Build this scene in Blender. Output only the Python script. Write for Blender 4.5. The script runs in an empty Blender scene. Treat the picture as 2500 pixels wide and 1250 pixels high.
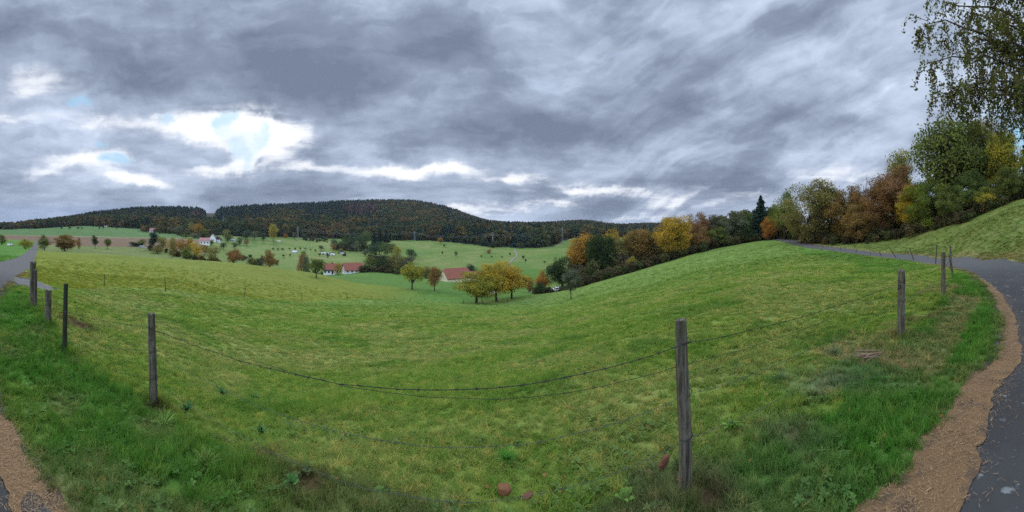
import bpy, math, random
import numpy as np
from math import radians as R, pi, sin, cos, tan, exp, log

# ------------------------------------------------------------------ camera
EYE = 1.6                      # metres above the verge the photographer stands on
F = 2500.0 / pi                # panorama: 2500 units of photo width are 180 degrees
HOR = 555.0                    # photo row of the eye level
SC = bpy.context.scene
COL = SC.collection
cam = bpy.data.cameras.new('camera')
cam.type = 'PANO'
cam.panorama_type = 'CENTRAL_CYLINDRICAL'
cam.central_cylindrical_range_u_min = -pi / 2
cam.central_cylindrical_range_u_max = pi / 2
cam.central_cylindrical_range_v_min = -(1250 - HOR) / F
cam.central_cylindrical_range_v_max = HOR / F
cam.central_cylindrical_radius = 1.0
cam.clip_start = 0.05
cam.clip_end = 60000
camo = bpy.data.objects.new('camera', cam)
camo.location = (0, 0, EYE)
camo.rotation_euler = (R(90), 0, 0)
COL.objects.link(camo)
SC.camera = camo

# ------------------------------------------------------------------ colour management
SC.view_settings.view_transform = 'Standard'
SC.view_settings.look = 'None'
SC.view_settings.exposure = 0.35
SC.view_settings.gamma = 1.0
SC.view_settings.use_curve_mapping = False
SC.render.engine = 'CYCLES'
SC.cycles.max_bounces = 6
SC.cycles.diffuse_bounces = 3
SC.cycles.transmission_bounces = 3
SC.cycles.transparent_max_bounces = 6
SC.cycles.use_denoising = False
SC.cycles.use_adaptive_sampling = False

# ------------------------------------------------------------------ node helper
class N:
    """tiny expression builder over a node tree"""
    def __init__(s, nt):
        s.nt = nt
    def new(s, t, **k):
        n = s.nt.nodes.new(t)
        for a, b in k.items():
            setattr(n, a, b)
        return n
    def put(s, inp, v):
        if hasattr(v, 'is_linked') or isinstance(v, bpy.types.NodeSocket):
            s.nt.links.new(v, inp)
        else:
            try:
                inp.default_value = v
            except Exception:
                inp.default_value = (v[0], v[1], v[2], 1.0)
    def m(s, op, a, b=None, c=None, clamp=False):
        n = s.new('ShaderNodeMath', operation=op, use_clamp=clamp)
        s.put(n.inputs[0], a)
        if b is not None: s.put(n.inputs[1], b)
        if c is not None: s.put(n.inputs[2], c)
        return n.outputs[0]
    def v(s, op, a, b=None):
        n = s.new('ShaderNodeVectorMath', operation=op)
        s.put(n.inputs[0], a)
        if b is not None: s.put(n.inputs[1], b)
        return n.outputs['Value'] if op in ('DOT_PRODUCT', 'LENGTH') else n.outputs[0]
    def xyz(s, x, y, z=0.0):
        n = s.new('ShaderNodeCombineXYZ')
        for i, q in enumerate((x, y, z)): s.put(n.inputs[i], q)
        return n.outputs[0]
    def sep(s, v):
        n = s.new('ShaderNodeSeparateXYZ'); s.put(n.inputs[0], v)
        return n.outputs
    def noise(s, vec, scale, detail=4, rough=0.55, dist=0.0, col=False):
        n = s.new('ShaderNodeTexNoise')
        if vec is not None: s.put(n.inputs['Vector'], vec)
        s.put(n.inputs['Scale'], scale); s.put(n.inputs['Detail'], detail)
        s.put(n.inputs['Roughness'], rough); s.put(n.inputs['Distortion'], dist)
        return n.outputs['Color' if col else 'Fac']
    def smooth(s, x, a, b, lo=0.0, hi=1.0):
        n = s.new('ShaderNodeMapRange', interpolation_type='SMOOTHSTEP')
        s.put(n.inputs[0], x); s.put(n.inputs[1], a); s.put(n.inputs[2], b)
        s.put(n.inputs[3], lo); s.put(n.inputs[4], hi)
        return n.outputs[0]
    def lin(s, x, a, b, lo=0.0, hi=1.0):
        n = s.new('ShaderNodeMapRange')
        s.put(n.inputs[0], x); s.put(n.inputs[1], a); s.put(n.inputs[2], b)
        s.put(n.inputs[3], lo); s.put(n.inputs[4], hi)
        return n.outputs[0]
    def mix(s, f, a, b, mode='MIX'):
        n = s.new('ShaderNodeMix', data_type='RGBA', blend_type=mode)
        s.put(n.inputs[0], f); s.put(n.inputs[6], a); s.put(n.inputs[7], b)
        return n.outputs[2]
def c4(c): return (c[0], c[1], c[2], 1.0)

# ------------------------------------------------------------------ sky: a broken stratocumulus deck over a NISHITA sky
SUN_AZ, SUN_EL = R(-46), R(27)            # behind the bright gap in the clouds
world = bpy.data.worlds.new('World')
SC.world = world
world.use_nodes = True
nt = world.node_tree
nt.nodes.clear()
n = N(nt)
out = n.new('ShaderNodeOutputWorld')
bg = n.new('ShaderNodeBackground')
sky = n.new('ShaderNodeTexSky', sky_type='NISHITA')
sky.sun_disc = False
sky.sun_elevation = SUN_EL
sky.sun_rotation = SUN_AZ
tc = n.new('ShaderNodeTexCoord')
D = tc.outputs['Generated']
dx, dy, dz = n.sep(D)
hyp = n.m('SQRT', n.m('ADD', n.m('MULTIPLY', dx, dx), n.m('MULTIPLY', dy, dy)))
az = n.m('ARCTAN2', dx, dy)
tt = n.m('DIVIDE', dz, n.m('MAXIMUM', hyp, 0.02))
tt = n.m('MINIMUM', n.m('MAXIMUM', tt, -0.2), 4.0)
AT = n.xyz(az, tt, 0.0)
# cloud deck seen in perspective
den = n.m('ADD', n.m('MAXIMUM', dz, 0.0), 0.13)
PL = n.xyz(n.m('DIVIDE', dx, den), n.m('DIVIDE', dy, den), 0.0)
w1 = n.v('SUBTRACT', n.noise(AT, 3.0, 5, 0.6, col=True), (0.5, 0.5, 0.5))
w1s = n.v('MULTIPLY', w1, (0.26, 0.13, 0.0))
ATW = n.v('ADD', AT, w1s)
w2s = n.v('MULTIPLY', n.v('SUBTRACT', n.noise(AT, 11.0, 6, 0.62, col=True), (0.5, 0.5, 0.5)), (0.09, 0.06, 0.0))
ATW = n.v('ADD', ATW, w2s)
def blobs(lst):
    acc = None
    for (px, py, sx, sy, amp) in lst:
        a = (px - 1250) / F; b = (HOR - py) / F
        d = n.v('MULTIPLY', n.v('SUBTRACT', ATW, (a, b, 0.0)), (F / sx, F / sy, 0.0))
        g = n.m('MULTIPLY', n.m('EXPONENT', n.m('MULTIPLY', n.v('DOT_PRODUCT', d, d), -1.0)), amp)
        acc = g if acc is None else n.m('ADD', acc, g)
    return acc
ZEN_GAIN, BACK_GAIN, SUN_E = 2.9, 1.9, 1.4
GAPS = [(640, 342, 105, 55, 1.25), (500, 308, 130, 34, 1.1), (290, 290, 110, 20, .75), (235, 388, 130, 28, .95), (330, 442, 80, 18, .75), (560, 398, 110, 16, .8), (760, 412, 80, 11, .6), (70, 205, 90, 40, .5), (20, 285, 110, 22, .5), (110, 420, 90, 14, .5),
        (310, 336, 110, 12, -.55), (430, 378, 70, 16, -.65), (60, 345, 90, 14, -.2), (640, 388, 14, 8, -.5), (130, 250, 60, 16, -.3),
        (1040, 412, 170, 17, 1.1), (1230, 432, 110, 12, .8), (1450, 462, 150, 18, 1.05), (1340, 498, 130, 12, .8), (1640, 500, 110, 22, .75), (1480, 497, 95, 14, -.9),
        (1130, 505, 80, 14, .75), (1560, 535, 130, 11, .55), (1830, 470, 100, 20, .5), (2060, 420, 140, 28, .5), (40, 535, 120, 9, .35), (870, 490, 60, 9, .4)]
BLUE = [(536, 300, 20, 26, 1.15), (572, 352, 28, 32, 1.25), (627, 335, 22, 38, 1.1), (603, 388, 16, 18, .9), (300, 395, 52, 17, 1.15), (188, 246, 34, 11, 1.1), (410, 287, 26, 12, 1.05), (262, 354, 20, 10, .9), (2465, 320, 60, 50, .85), (2495, 370, 25, 80, .8)]
DARK = [(880, 40, 200, 60, .4), (120, 60, 150, 60, .35), (1250, 160, 200, 60, .35), (250, 130, 190, 75, .75), (480, 170, 150, 75, .9), (640, 200, 110, 60, .8), (820, 240, 90, 60, 1.0), (720, 130, 120, 60, .5), (1000, 120, 200, 80, .5), (1080, 330, 130, 45, .6),
        (1330, 330, 160, 45, .85), (1500, 330, 120, 30, .5), (1720, 160, 120, 45, .65), (1800, 440, 130, 30, .8), (1450, 500, 110, 20, .9), (1640, 430, 170, 25, .6), (2020, 60, 130, 45, .55),
        (1600, 270, 170, 50, .45), (2000, 300, 150, 25, .5), (440, 385, 90, 25, .45), (1200, 215, 160, 60, .35), (30, 60, 90, 70, .45), (850, 450, 250, 20, .4), (500, 480, 420, 28, .35), (1600, 90, 120, 60, .4), (1250, 470, 140, 14, .6), (2050, 340, 120, 20, .4), (260, 200, 110, 40, .6)]
LITE = [(150, 300, 220, 110, .75), (330, 430, 170, 35, .6), (700, 300, 140, 40, .35), (530, 110, 55, 60, .55), (720, 290, 60, 30, .4), (1250, 60, 130, 60, .4), (1400, 240, 120, 50, .35), (1900, 200, 200, 80, .55), (2130, 180, 130, 110, .55), (1100, 390, 180, 25, .5), (900, 330, 90, 30, .3), (1680, 60, 90, 60, .3), (2120, 380, 120, 50, .5), (560, 60, 80, 80, .2), (120, 300, 120, 60, .3), (1600, 380, 100, 20, .4), (1950, 400, 120, 30, .4)]
gB = blobs(GAPS); bB = blobs(BLUE); dB = blobs(DARK); lB = blobs(LITE)
nA = n.noise(PL, 1.05, 8, 0.52, 0.1)            # deck structure
shr = n.m('MULTIPLY', n.m('MULTIPLY', az, .42), n.smooth(az, .05, .55))   # the rolls slant up to the right on that side
tts = n.m('SUBTRACT', tt, shr)
nB = n.noise(n.v('ADD', n.xyz(n.m('MULTIPLY', az, n.smooth(az, 0, .6, 1.0, .75)), n.m('MULTIPLY', tts, n.smooth(az, 0, .6, 1.7, 2.7)), 3.7), n.v('MULTIPLY', w1, (.30, .30, 0))), 3.6, 8, 0.48, 0.1)  # billows
nC = n.noise(PL, 3.4, 9, 0.60, 0.15)
nE = n.noise(n.v('ADD', n.xyz(n.m('MULTIPLY', az, .9), n.m('MULTIPLY', tts, 2.4), 1.3), n.v('MULTIPLY', w1, (.35, .3, 0))), 2.6, 8, 0.52, 0.1)
nF = n.noise(n.v('ADD', n.xyz(n.m('MULTIPLY', az, .85), n.m('MULTIPLY', tts, 2.5), 7.9), n.v('MULTIPLY', w1, (.35, .3, 0))), 6.5, 8, 0.52, 0.1)
# streaks near the horizon
nS = n.noise(n.xyz(n.m('MULTIPLY', az, 1.0), n.m('MULTIPLY', tt, 7.5), 9.1), 4.0, 7, 0.6, 0.25)
lowf = n.smooth(tt, 0.05, 0.30, 1.0, 0.0)
val = n.m('ADD', n.m('MULTIPLY', n.m('SUBTRACT', nA, 0.5), n.smooth(tt, .05, .35, .25, .5)), n.m('MULTIPLY', n.m('SUBTRACT', nB, 0.5), 0.95))
val = n.m('ADD', val, n.m('MULTIPLY', n.m('SUBTRACT', nC, 0.5), n.smooth(tt, .06, .3, .2, .5)))
val = n.m('ADD', val, n.m('MULTIPLY', n.m('MULTIPLY', n.m('SUBTRACT', nS, 0.5), 0.55), lowf))
val = n.m('ADD', val, n.m('MULTIPLY', lB, 0.20))
val = n.m('SUBTRACT', val, n.m('MULTIPLY', dB, 0.30))
val = n.m('ADD', val, n.smooth(az, 0.2, 1.3, 0.0, 0.05))
val = n.m('ADD', val, n.smooth(nE, .40, .60, -.075, .075))
val = n.m('ADD', val, n.smooth(nF, .42, .58, -.045, .045))
ramp = n.new('ShaderNodeValToRGB')
n.put(ramp.inputs[0], n.m('ADD', n.m('MULTIPLY', val, 0.92), 0.425))
els = ramp.color_ramp.elements
els[0].position = 0.08; els[0].color = (0.147, 0.183, 0.258, 1)
els[1].position = 0.95; els[1].color = (0.722, 0.824, 0.966, 1)
for p, c in ((.28, (0.210, 0.256, 0.344, 1)), (.46, (0.310, 0.371, 0.485, 1)), (.62, (0.422, 0.494, 0.625, 1)), (.78, (0.546, 0.628, 0.772, 1))):
    e = els.new(p); e.color = c
cloud = ramp.outputs[0]
gn = n.m('ADD', n.m('MULTIPLY', n.m('SUBTRACT', nS, 0.5), .9), n.m('MULTIPLY', n.m('SUBTRACT', nB, 0.5), 1.3))
gn = n.m('ADD', gn, n.smooth(nF, .38, .62, -.18, .18))
gn = n.m('ADD', gn, n.m('MULTIPLY', n.m('SUBTRACT', nC, .5), .6))
gap = n.m('ADD', gB, n.m('MULTIPLY', gn, n.smooth(gB, 0.0, .40)))
gapm = n.smooth(gap, 0.34, 1.12)
gapm2 = n.smooth(gap, 0.08, 0.75)
cloud = n.mix(n.m('MULTIPLY', gapm2, 0.55), cloud, (.60, .645, .735, 1))
cloud = n.mix(gapm, cloud, (.86, .875, .90, 1))
blue = n.smooth(n.m('ADD', bB, n.m('MULTIPLY', n.m('SUBTRACT', nB, 0.5), 1.3)), 0.12, 0.95)
skyb = n.mix(1.0, sky.outputs[0], (.05, .05, .05, 1), 'MULTIPLY')
skyb = n.mix(0.75, skyb, (.33, .60, .84, 1))
cloud = n.mix(n.m('MULTIPLY', blue, n.smooth(nF, .36, .62, .45, .95)), cloud, skyb)
# pale blue distance low on the left, darker blue rain bank above it
bank = n.m('MULTIPLY', n.smooth(az, -1.0, -1.25), n.smooth(tt, 0.085, 0.05))
cloud = n.mix(n.m('MULTIPLY', bank, 0.45), cloud, (.24, .33, .50, 1))
# extra sky brightness overhead and behind the viewer, added to light ground and trees
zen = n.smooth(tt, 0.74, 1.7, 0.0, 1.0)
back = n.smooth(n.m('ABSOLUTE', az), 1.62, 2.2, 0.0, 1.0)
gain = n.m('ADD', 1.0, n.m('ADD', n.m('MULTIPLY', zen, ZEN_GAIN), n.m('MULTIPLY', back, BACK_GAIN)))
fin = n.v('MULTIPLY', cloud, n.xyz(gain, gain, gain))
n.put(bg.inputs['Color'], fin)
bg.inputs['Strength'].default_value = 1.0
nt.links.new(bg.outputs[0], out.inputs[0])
world.cycles.sampling_method = 'MANUAL'
world.cycles.sample_map_resolution = 512

sl = bpy.data.lights.new('sun', 'SUN')
sl.energy = SUN_E
sl.angle = R(14)
sl.color = (1.0, .95, .86)
so = bpy.data.objects.new('sun', sl)
so.rotation_euler = (R(90) - SUN_EL, 0, -SUN_AZ + pi)
so.location = (0, 0, 60)
COL.objects.link(so)
# ================================================================== terrain
def AZ(px): return (px - 1250.0) / F
PROF = {
 -750: [(.3,1.6),(2.5,1.6),(5,1.55),(10,1.5),(30,1.2),(100,0),(300,-2),(800,0),(9000,60)],
 -250: [(.3,1.6),(2,1.6),(3,1.62),(6,1.75),(15,2.0),(60,3.5),(200,8),(600,8),(1500,5),(9000,60)],
 0: [(.3,1.6),(2,1.66),(3,1.75),(6,1.95),(10,2.1),(15,2.4),(30,3.4),(60,5.2),(120,8),(200,10),(300,11),(450,10),(600,8),(900,5),(1500,6),(9000,60)],
 90: [(.3,1.6),(2,1.70),(4,1.95),(8,2.1),(12,2.3),(30,4.2),(60,6),(120,8.7),(150,10.4),(190,11.5),(250,11.6),(350,12),(500,9),(700,3),(1000,-4),(1500,-4),(9000,60)],
 250: [(.3,1.6),(2,1.72),(4,2.1),(8,2.6),(15,3.6),(28,5.1),(60,6.8),(100,8.4),(130,10.6),(180,13.4),(230,13.5),(400,12.5),(520,6),(700,-2),(900,-15),(1200,-42),(1600,-36),(9000,60)],
 400: [(.3,1.6),(2,1.74),(4,2.2),(8,3.0),(15,4.2),(27,5.3),(60,7.6),(105,10),(140,14),(175,16.5),(220,15.5),(250,15),(400,13.5),(600,8),(800,-8),(1200,-56),(1600,-56),(9000,60)],
 514: [(.3,1.6),(2,1.76),(4,2.35),(10,3.8),(30,6.5),(60,8.6),(110,11.3),(140,16),(200,21),(250,22),(330,17),(450,15),(600,12),(700,6),(900,-12),(1200,-50),(1600,-50),(9000,60)],
 600: [(.3,1.6),(2,1.78),(4,2.4),(10,4.0),(36,7.8),(60,10),(80,11.3),(115,13),(140,18),(200,27),(270,30),(350,29),(450,24.5),(520,16.8),(650,10),(900,-18),(1300,-68),(1600,-66),(9000,60)],
 772: [(.3,1.6),(2,1.79),(4,2.4),(10,4.2),(44,10.2),(70,13),(104,16.1),(125,17.6),(150,23),(200,31),(240,33),(280,33),(350,31),(450,28.5),(560,22),(600,18),(900,-22),(1400,-86),(1700,-80),(9000,60)],
 900: [(.3,1.6),(2,1.80),(4,2.35),(10,4.2),(50,11.5),(75,15.5),(110,20),(150,24.5),(200,28),(240,31),(300,32),(400,31),(500,26),(600,20),(900,-16),(1500,-106),(1900,-90),(9000,60)],
 980: [(.3,1.6),(2,1.80),(4,2.33),(10,4.1),(45,10.7),(70,15.6),(110,20.2),(150,24.9),(200,29),(250,32),(350,31),(450,26),(520,22),(650,14),(900,-14),(1500,-107),(1900,-90),(9000,60)],
 1050: [(.3,1.6),(2,1.80),(4,2.3),(10,4.0),(40,9.8),(70,16),(100,19.5),(130,23),(160,26),(220,31),(260,32.5),(350,30.5),(450,25.5),(510,21.5),(700,10),(1000,-25),(1500,-95),(1900,-80),(9000,60)],
 1120: [(.3,1.6),(2,1.80),(4,2.25),(10,3.9),(35,9),(70,16.4),(100,19.8),(160,26.6),(230,31.5),(300,31.5),(400,28.5),(480,23.5),(700,10),(1000,-16),(1500,-55),(2000,-45),(9000,60)],
 1200: [(.3,1.6),(2,1.80),(4,2.2),(10,3.8),(30,8),(70,16.5),(100,20),(160,27),(230,31.5),(300,32),(400,29),(430,27.5),(700,12),(1200,0),(2000,-10),(3000,-5),(9000,60)],
 1290: [(.3,1.6),(2,1.78),(4,2.12),(10,3.65),(30,8),(65,15.6),(82,17.2),(120,23.5),(160,27.5),(250,32),(400,28.5),(450,26.5),(700,14),(1200,6),(2200,-6),(3000,-3),(9000,60)],
 1350: [(.3,1.6),(2,1.75),(4,2.05),(10,3.5),(30,7.8),(60,14.0),(82,16.6),(120,24),(160,28),(250,32),(400,28),(480,24),(600,20),(900,10),(2000,-9),(3000,-2),(9000,60)],
 1420: [(.3,1.6),(2,1.71),(4,1.97),(10,3.25),(30,7.2),(55,11.6),(76,13.9),(110,20),(160,27),(250,31),(400,27),(480,23),(600,19),(2000,-24),(3000,0),(9000,60)],
 1500: [(.3,1.6),(2,1.68),(4,1.9),(10,3.0),(30,6.6),(50,9.4),(70,11),(76,11.6),(100,15),(130,20),(250,28),(400,25),(600,20),(2000,4),(9000,60)],
 1600: [(.3,1.6),(2,1.66),(4,1.85),(10,2.7),(30,5.8),(50,8.0),(72,9.0),(80,9.4),(100,11.5),(150,18),(400,25),(2000,-2),(9000,60)],
 1700: [(.3,1.6),(2,1.65),(4,1.8),(10,2.4),(30,4.8),(50,6.0),(75,6.4),(82,6.5),(100,7.6),(150,14),(400,25),(2000,-2),(9000,60)],
 1800: [(.3,1.6),(2,1.63),(4,1.74),(10,2.2),(30,4.1),(50,4.9),(75,4.6),(85,4.5),(105,5),(150,9),(400,18),(2000,0),(9000,60)],
 1900: [(.3,1.6),(2,1.62),(4,1.7),(10,2.05),(30,3.5),(50,3.75),(70,3.3),(88,3.1),(120,3.2),(200,6),(400,10),(2000,0),(9000,60)],
 2000: [(.3,1.6),(2,1.61),(4,1.68),(10,2.0),(30,3.25),(50,3.35),(56,3.35),(70,2.9),(100,2),(200,0),(9000,60)],
 2150: [(.3,1.6),(2,1.6),(5,1.68),(10,1.95),(20,2.7),(30,3.2),(37,3.42),(42,3.42),(60,1.9),(80,-1),(200,-8),(9000,60)],
 2300: [(.3,1.6),(2,1.6),(5,1.65),(7.5,1.62),(14,1.98),(18,2.25),(26,2.85),(33,3.2),(37,2.7),(50,0.1),(80,-4),(200,-14),(9000,40)],
 2400: [(.3,1.6),(2,1.6),(5,1.6),(8,1.62),(12,1.75),(17,2.1),(23,2.42),(26,2.1),(50,-2.2),(80,-6),(200,-18),(9000,40)],
 2500: [(.3,1.6),(2,1.6),(5,1.6),(9,1.65),(14,1.8),(17,1.91),(20,1.55),(50,-4.4),(80,-8.5),(200,-20),(9000,40)],
 2750: [(.3,1.6),(2,1.6),(5,1.58),(10,1.55),(14,1.5),(18,1.2),(50,-5.5),(80,-9),(200,-20),(9000,40)],
 3300: [(.3,1.6),(2.5,1.6),(5,1.5),(10,1.2),(30,0),(100,-6),(300,-12),(9000,50)],
}
def pchip(xs, ys, xq):
    xs = np.asarray(xs, float); ys = np.asarray(ys, float)
    h = np.diff(xs); d = np.diff(ys) / h
    m = np.zeros(len(xs))
    for i in range(1, len(xs) - 1):
        if d[i-1] * d[i] > 0:
            w1 = 2*h[i] + h[i-1]; w2 = h[i] + 2*h[i-1]
            m[i] = (w1 + w2) / (w1 / d[i-1] + w2 / d[i])
    m[0] = d[0]; m[-1] = d[-1]
    k = np.clip(np.searchsorted(xs, xq) - 1, 0, len(xs) - 2)
    t = (xq - xs[k]) / h[k]
    h00 = 2*t**3 - 3*t**2 + 1; h10 = t**3 - 2*t**2 + t; h01 = -2*t**3 + 3*t**2; h11 = t**3 - t**2
    return h00*ys[k] + h10*h[k]*m[k] + h01*ys[k+1] + h11*h[k]*m[k+1]
LR0, LR1, NR_ = log(.3), log(6000), 420
LG = np.linspace(LR0, LR1, NR_)
RG = np.exp(LG)
cols = sorted(PROF)
tab = np.array([pchip([log(a) for a, b in PROF[c]], [b / (a + 15) for a, b in PROF[c]], LG) for c in cols])
colx = cols + [cols[0] + 5000]
tab = np.vstack([tab, tab[:1]])
PXG = np.arange(-750, 4251, 10.0)
TAB = np.array([pchip(colx, tab[:, j], PXG) for j in range(NR_)]).T       # [px, r]
# smooth a little over azimuth
for _ in range(3):
    P = np.vstack([TAB[-3:-1], TAB, TAB[1:3]])
    TAB = (P[:-4] + 2*P[1:-3] + 3*P[2:-2] + 2*P[3:-1] + P[4:]) / 9.0

rng0 = np.random.default_rng(7)
PERM = rng0.random((256, 256))
def vnoise(x, y):
    x = np.asarray(x, float); y = np.asarray(y, float)
    xi = np.floor(x).astype(int); yi = np.floor(y).astype(int)
    fx = x - xi; fy = y - yi
    fx = fx*fx*(3 - 2*fx); fy = fy*fy*(3 - 2*fy)
    a = PERM[xi & 255, yi & 255]; b = PERM[(xi+1) & 255, yi & 255]
    c = PERM[xi & 255, (yi+1) & 255]; d = PERM[(xi+1) & 255, (yi+1) & 255]
    return (a*(1-fx) + b*fx)*(1-fy) + (c*(1-fx) + d*fx)*fy
def fbm(x, y, o=4):
    s = 0; a = .5
    for i in range(o):
        s = s + a*vnoise(x*2**i + 17.3*i, y*2**i + 5.1*i); a *= .5
    return s / (1 - .5**o)

def base_z(x, y):
    r = np.hypot(x, y); px = 1250 + F*np.arctan2(x, y)
    px = np.where(px < -750, px + 5000, px); px = np.where(px > 4250, px - 5000, px)
    u = (px + 750) / 10.0; v = (np.log(np.maximum(r, .3001)) - LR0) / (LR1 - LR0) * (NR_ - 1)
    u = np.clip(u, 0, len(PXG) - 1.001); v = np.clip(v, 0, NR_ - 1.001)
    ui = u.astype(int); vi = v.astype(int); fu = u - ui; fv = v - vi
    q = (TAB[ui, vi]*(1-fu) + TAB[ui+1, vi]*fu)*(1-fv) + (TAB[ui, vi+1]*(1-fu) + TAB[ui+1, vi+1]*fu)*fv
    return EYE - q*(r + 15)

# ------------------------------------------------------------------ the lane
def catmull(pts, step):
    pts = [np.array(p, float) for p in pts]
    P = [2*pts[0] - pts[1]] + pts + [2*pts[-1] - pts[-2]]
    o = []
    for i in range(1, len(P) - 2):
        L = np.linalg.norm(P[i+1] - P[i]); k = max(2, int(L / max(step, L / 40)))
        for j in range(k):
            t = j / k
            o.append(.5*((2*P[i]) + (-P[i-1] + P[i+1])*t + (2*P[i-1] - 5*P[i] + 4*P[i+1] - P[i+2])*t*t + (-P[i-1] + 3*P[i] - 3*P[i+1] + P[i+2])*t**3))
    o.append(P[-2])
    return np.array(o)
EDGE = catmull([(-330,48),(-228,27.5),(-120,13.8),(-59.6,6.4),(-32.9,2.9),(-20,1.15),(-12.3,.15),(-9,-.35),(-6,-.6),(-3.3,-.35),(-2.08,0),(-1,.2),(0,.3),(1,.38),
                (1.79,.36),(2.13,.28),(2.85,.2),(3.9,.08),(5.3,.1),(6.9,.35),(9.2,.93),(13.8,2.36),(17.9,4),(24,7.1),(29.6,11),(34,16.5),(40.4,29.4),(47.3,40.1),(56.9,53.4),(66,66),(75,80)], .25)
tg = np.gradient(EDGE, axis=0); tg /= np.linalg.norm(tg, axis=1)[:, None]
NRM = np.stack([tg[:, 1], -tg[:, 0]], 1)          # to the right of travel: away from the pasture
ROADW = 3.35
CENTER = EDGE + NRM*ROADW*.5
def seg_dist(x, y, line):
    """distance to polyline, signed side (+ = right of travel)"""
    x = np.asarray(x, float).ravel(); y = np.asarray(y, float).ravel()
    best = np.full(len(x), 1e9); side = np.zeros(len(x))
    a = line[:-1]; b = line[1:]; d = b - a; L2 = (d**2).sum(1)
    for i in range(0, len(x), 4000):
        X = x[i:i+4000, None]; Y = y[i:i+4000, None]
        t = np.clip(((X - a[:, 0])*d[:, 0] + (Y - a[:, 1])*d[:, 1]) / L2, 0, 1)
        ex = X - a[:, 0] - t*d[:, 0]; ey = Y - a[:, 1] - t*d[:, 1]
        q = ex*ex + ey*ey; k = q.argmin(1); j = np.arange(len(k))
        best[i:i+4000] = np.sqrt(q[j, k])
        side[i:i+4000] = np.sign(d[k, 1]*ex[j, k] - d[k, 0]*ey[j, k])
    return best, side
def bumps(x, y, r):
    near = np.clip(1 - r/25, 0, 1); mid = np.clip((r - 8)/20, 0, 1)*np.clip(1 - (r - 150)/200, 0, 1)
    far = np.clip((r - 150)/300, 0, 1)
    return (fbm(x*1.6, y*1.6, 3) - .5)*.10*near*np.clip(r/2, 0, 1) + (fbm(x*.22 + 9, y*.22, 4) - .5)*.34*mid + (fbm(x*.012 + 3, y*.012, 4) - .5)*9*far*np.clip((r-550)/300, 0, 1)
def ground_z(x, y):
    x = np.atleast_1d(np.asarray(x, float)); y = np.atleast_1d(np.asarray(y, float))
    r = np.hypot(x, y)
    z = base_z(x, y)
    w = np.ones_like(z); nr = r < 345
    d = np.full(len(z), 99.0)
    d[nr], _ = seg_dist(x[nr], y[nr], CENTER)
    w = np.clip((d - ROADW*.5 - .3)/1.2, 0, 1)
    z = z + bumps(x, y, r)*w
    return z, d
def GZ(x, y): return float(ground_z([x], [y])[0][0])
def hit(px, py, r0=.8, r1=2500):
    """where the line of sight through a point of the photograph meets the ground"""
    a = AZ(px); rr = np.exp(np.linspace(log(r0), log(r1), 3000))
    z, _ = ground_z(rr*sin(a), rr*cos(a))
    ray = EYE - (py - HOR)/F*rr
    k = np.nonzero(z >= ray)[0]
    k = k[0] if len(k) else 2999
    return rr[k]*sin(a), rr[k]*cos(a), float(z[k])

# ------------------------------------------------------------------ mesh helpers
def mesh_np(name, V, Fq, mat, parent=None, smooth=False, tri=False):
    V = np.asarray(V, np.float32); Fq = np.asarray(Fq, np.int32); k = Fq.shape[1]
    me = bpy.data.meshes.new(name)
    me.vertices.add(len(V)); me.vertices.foreach_set('co', V.ravel())
    me.loops.add(Fq.size); me.loops.foreach_set('vertex_index', Fq.ravel())
    me.polygons.add(len(Fq)); me.polygons.foreach_set('loop_start', np.arange(0, Fq.size, k, dtype=np.int32))
    if smooth: me.polygons.foreach_set('use_smooth', np.ones(len(Fq), bool))
    me.update(calc_edges=True)
    if mat: me.materials.append(mat)
    o = bpy.data.objects.new(name, me)
    COL.objects.link(o)
    if parent: o.parent = parent
    return o
def tag(o, label=None, cat=None, group=None, kind=None):
    if label: o['label'] = label
    if cat: o['category'] = cat
    if group: o['group'] = group
    if kind: o['kind'] = kind
    return o
def empty(name, loc, rz=0.0):
    o = bpy.data.objects.new(name, None); COL.objects.link(o)
    o.location = loc; o.rotation_euler = (0, 0, rz); o.empty_display_size = .1
    return o
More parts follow.
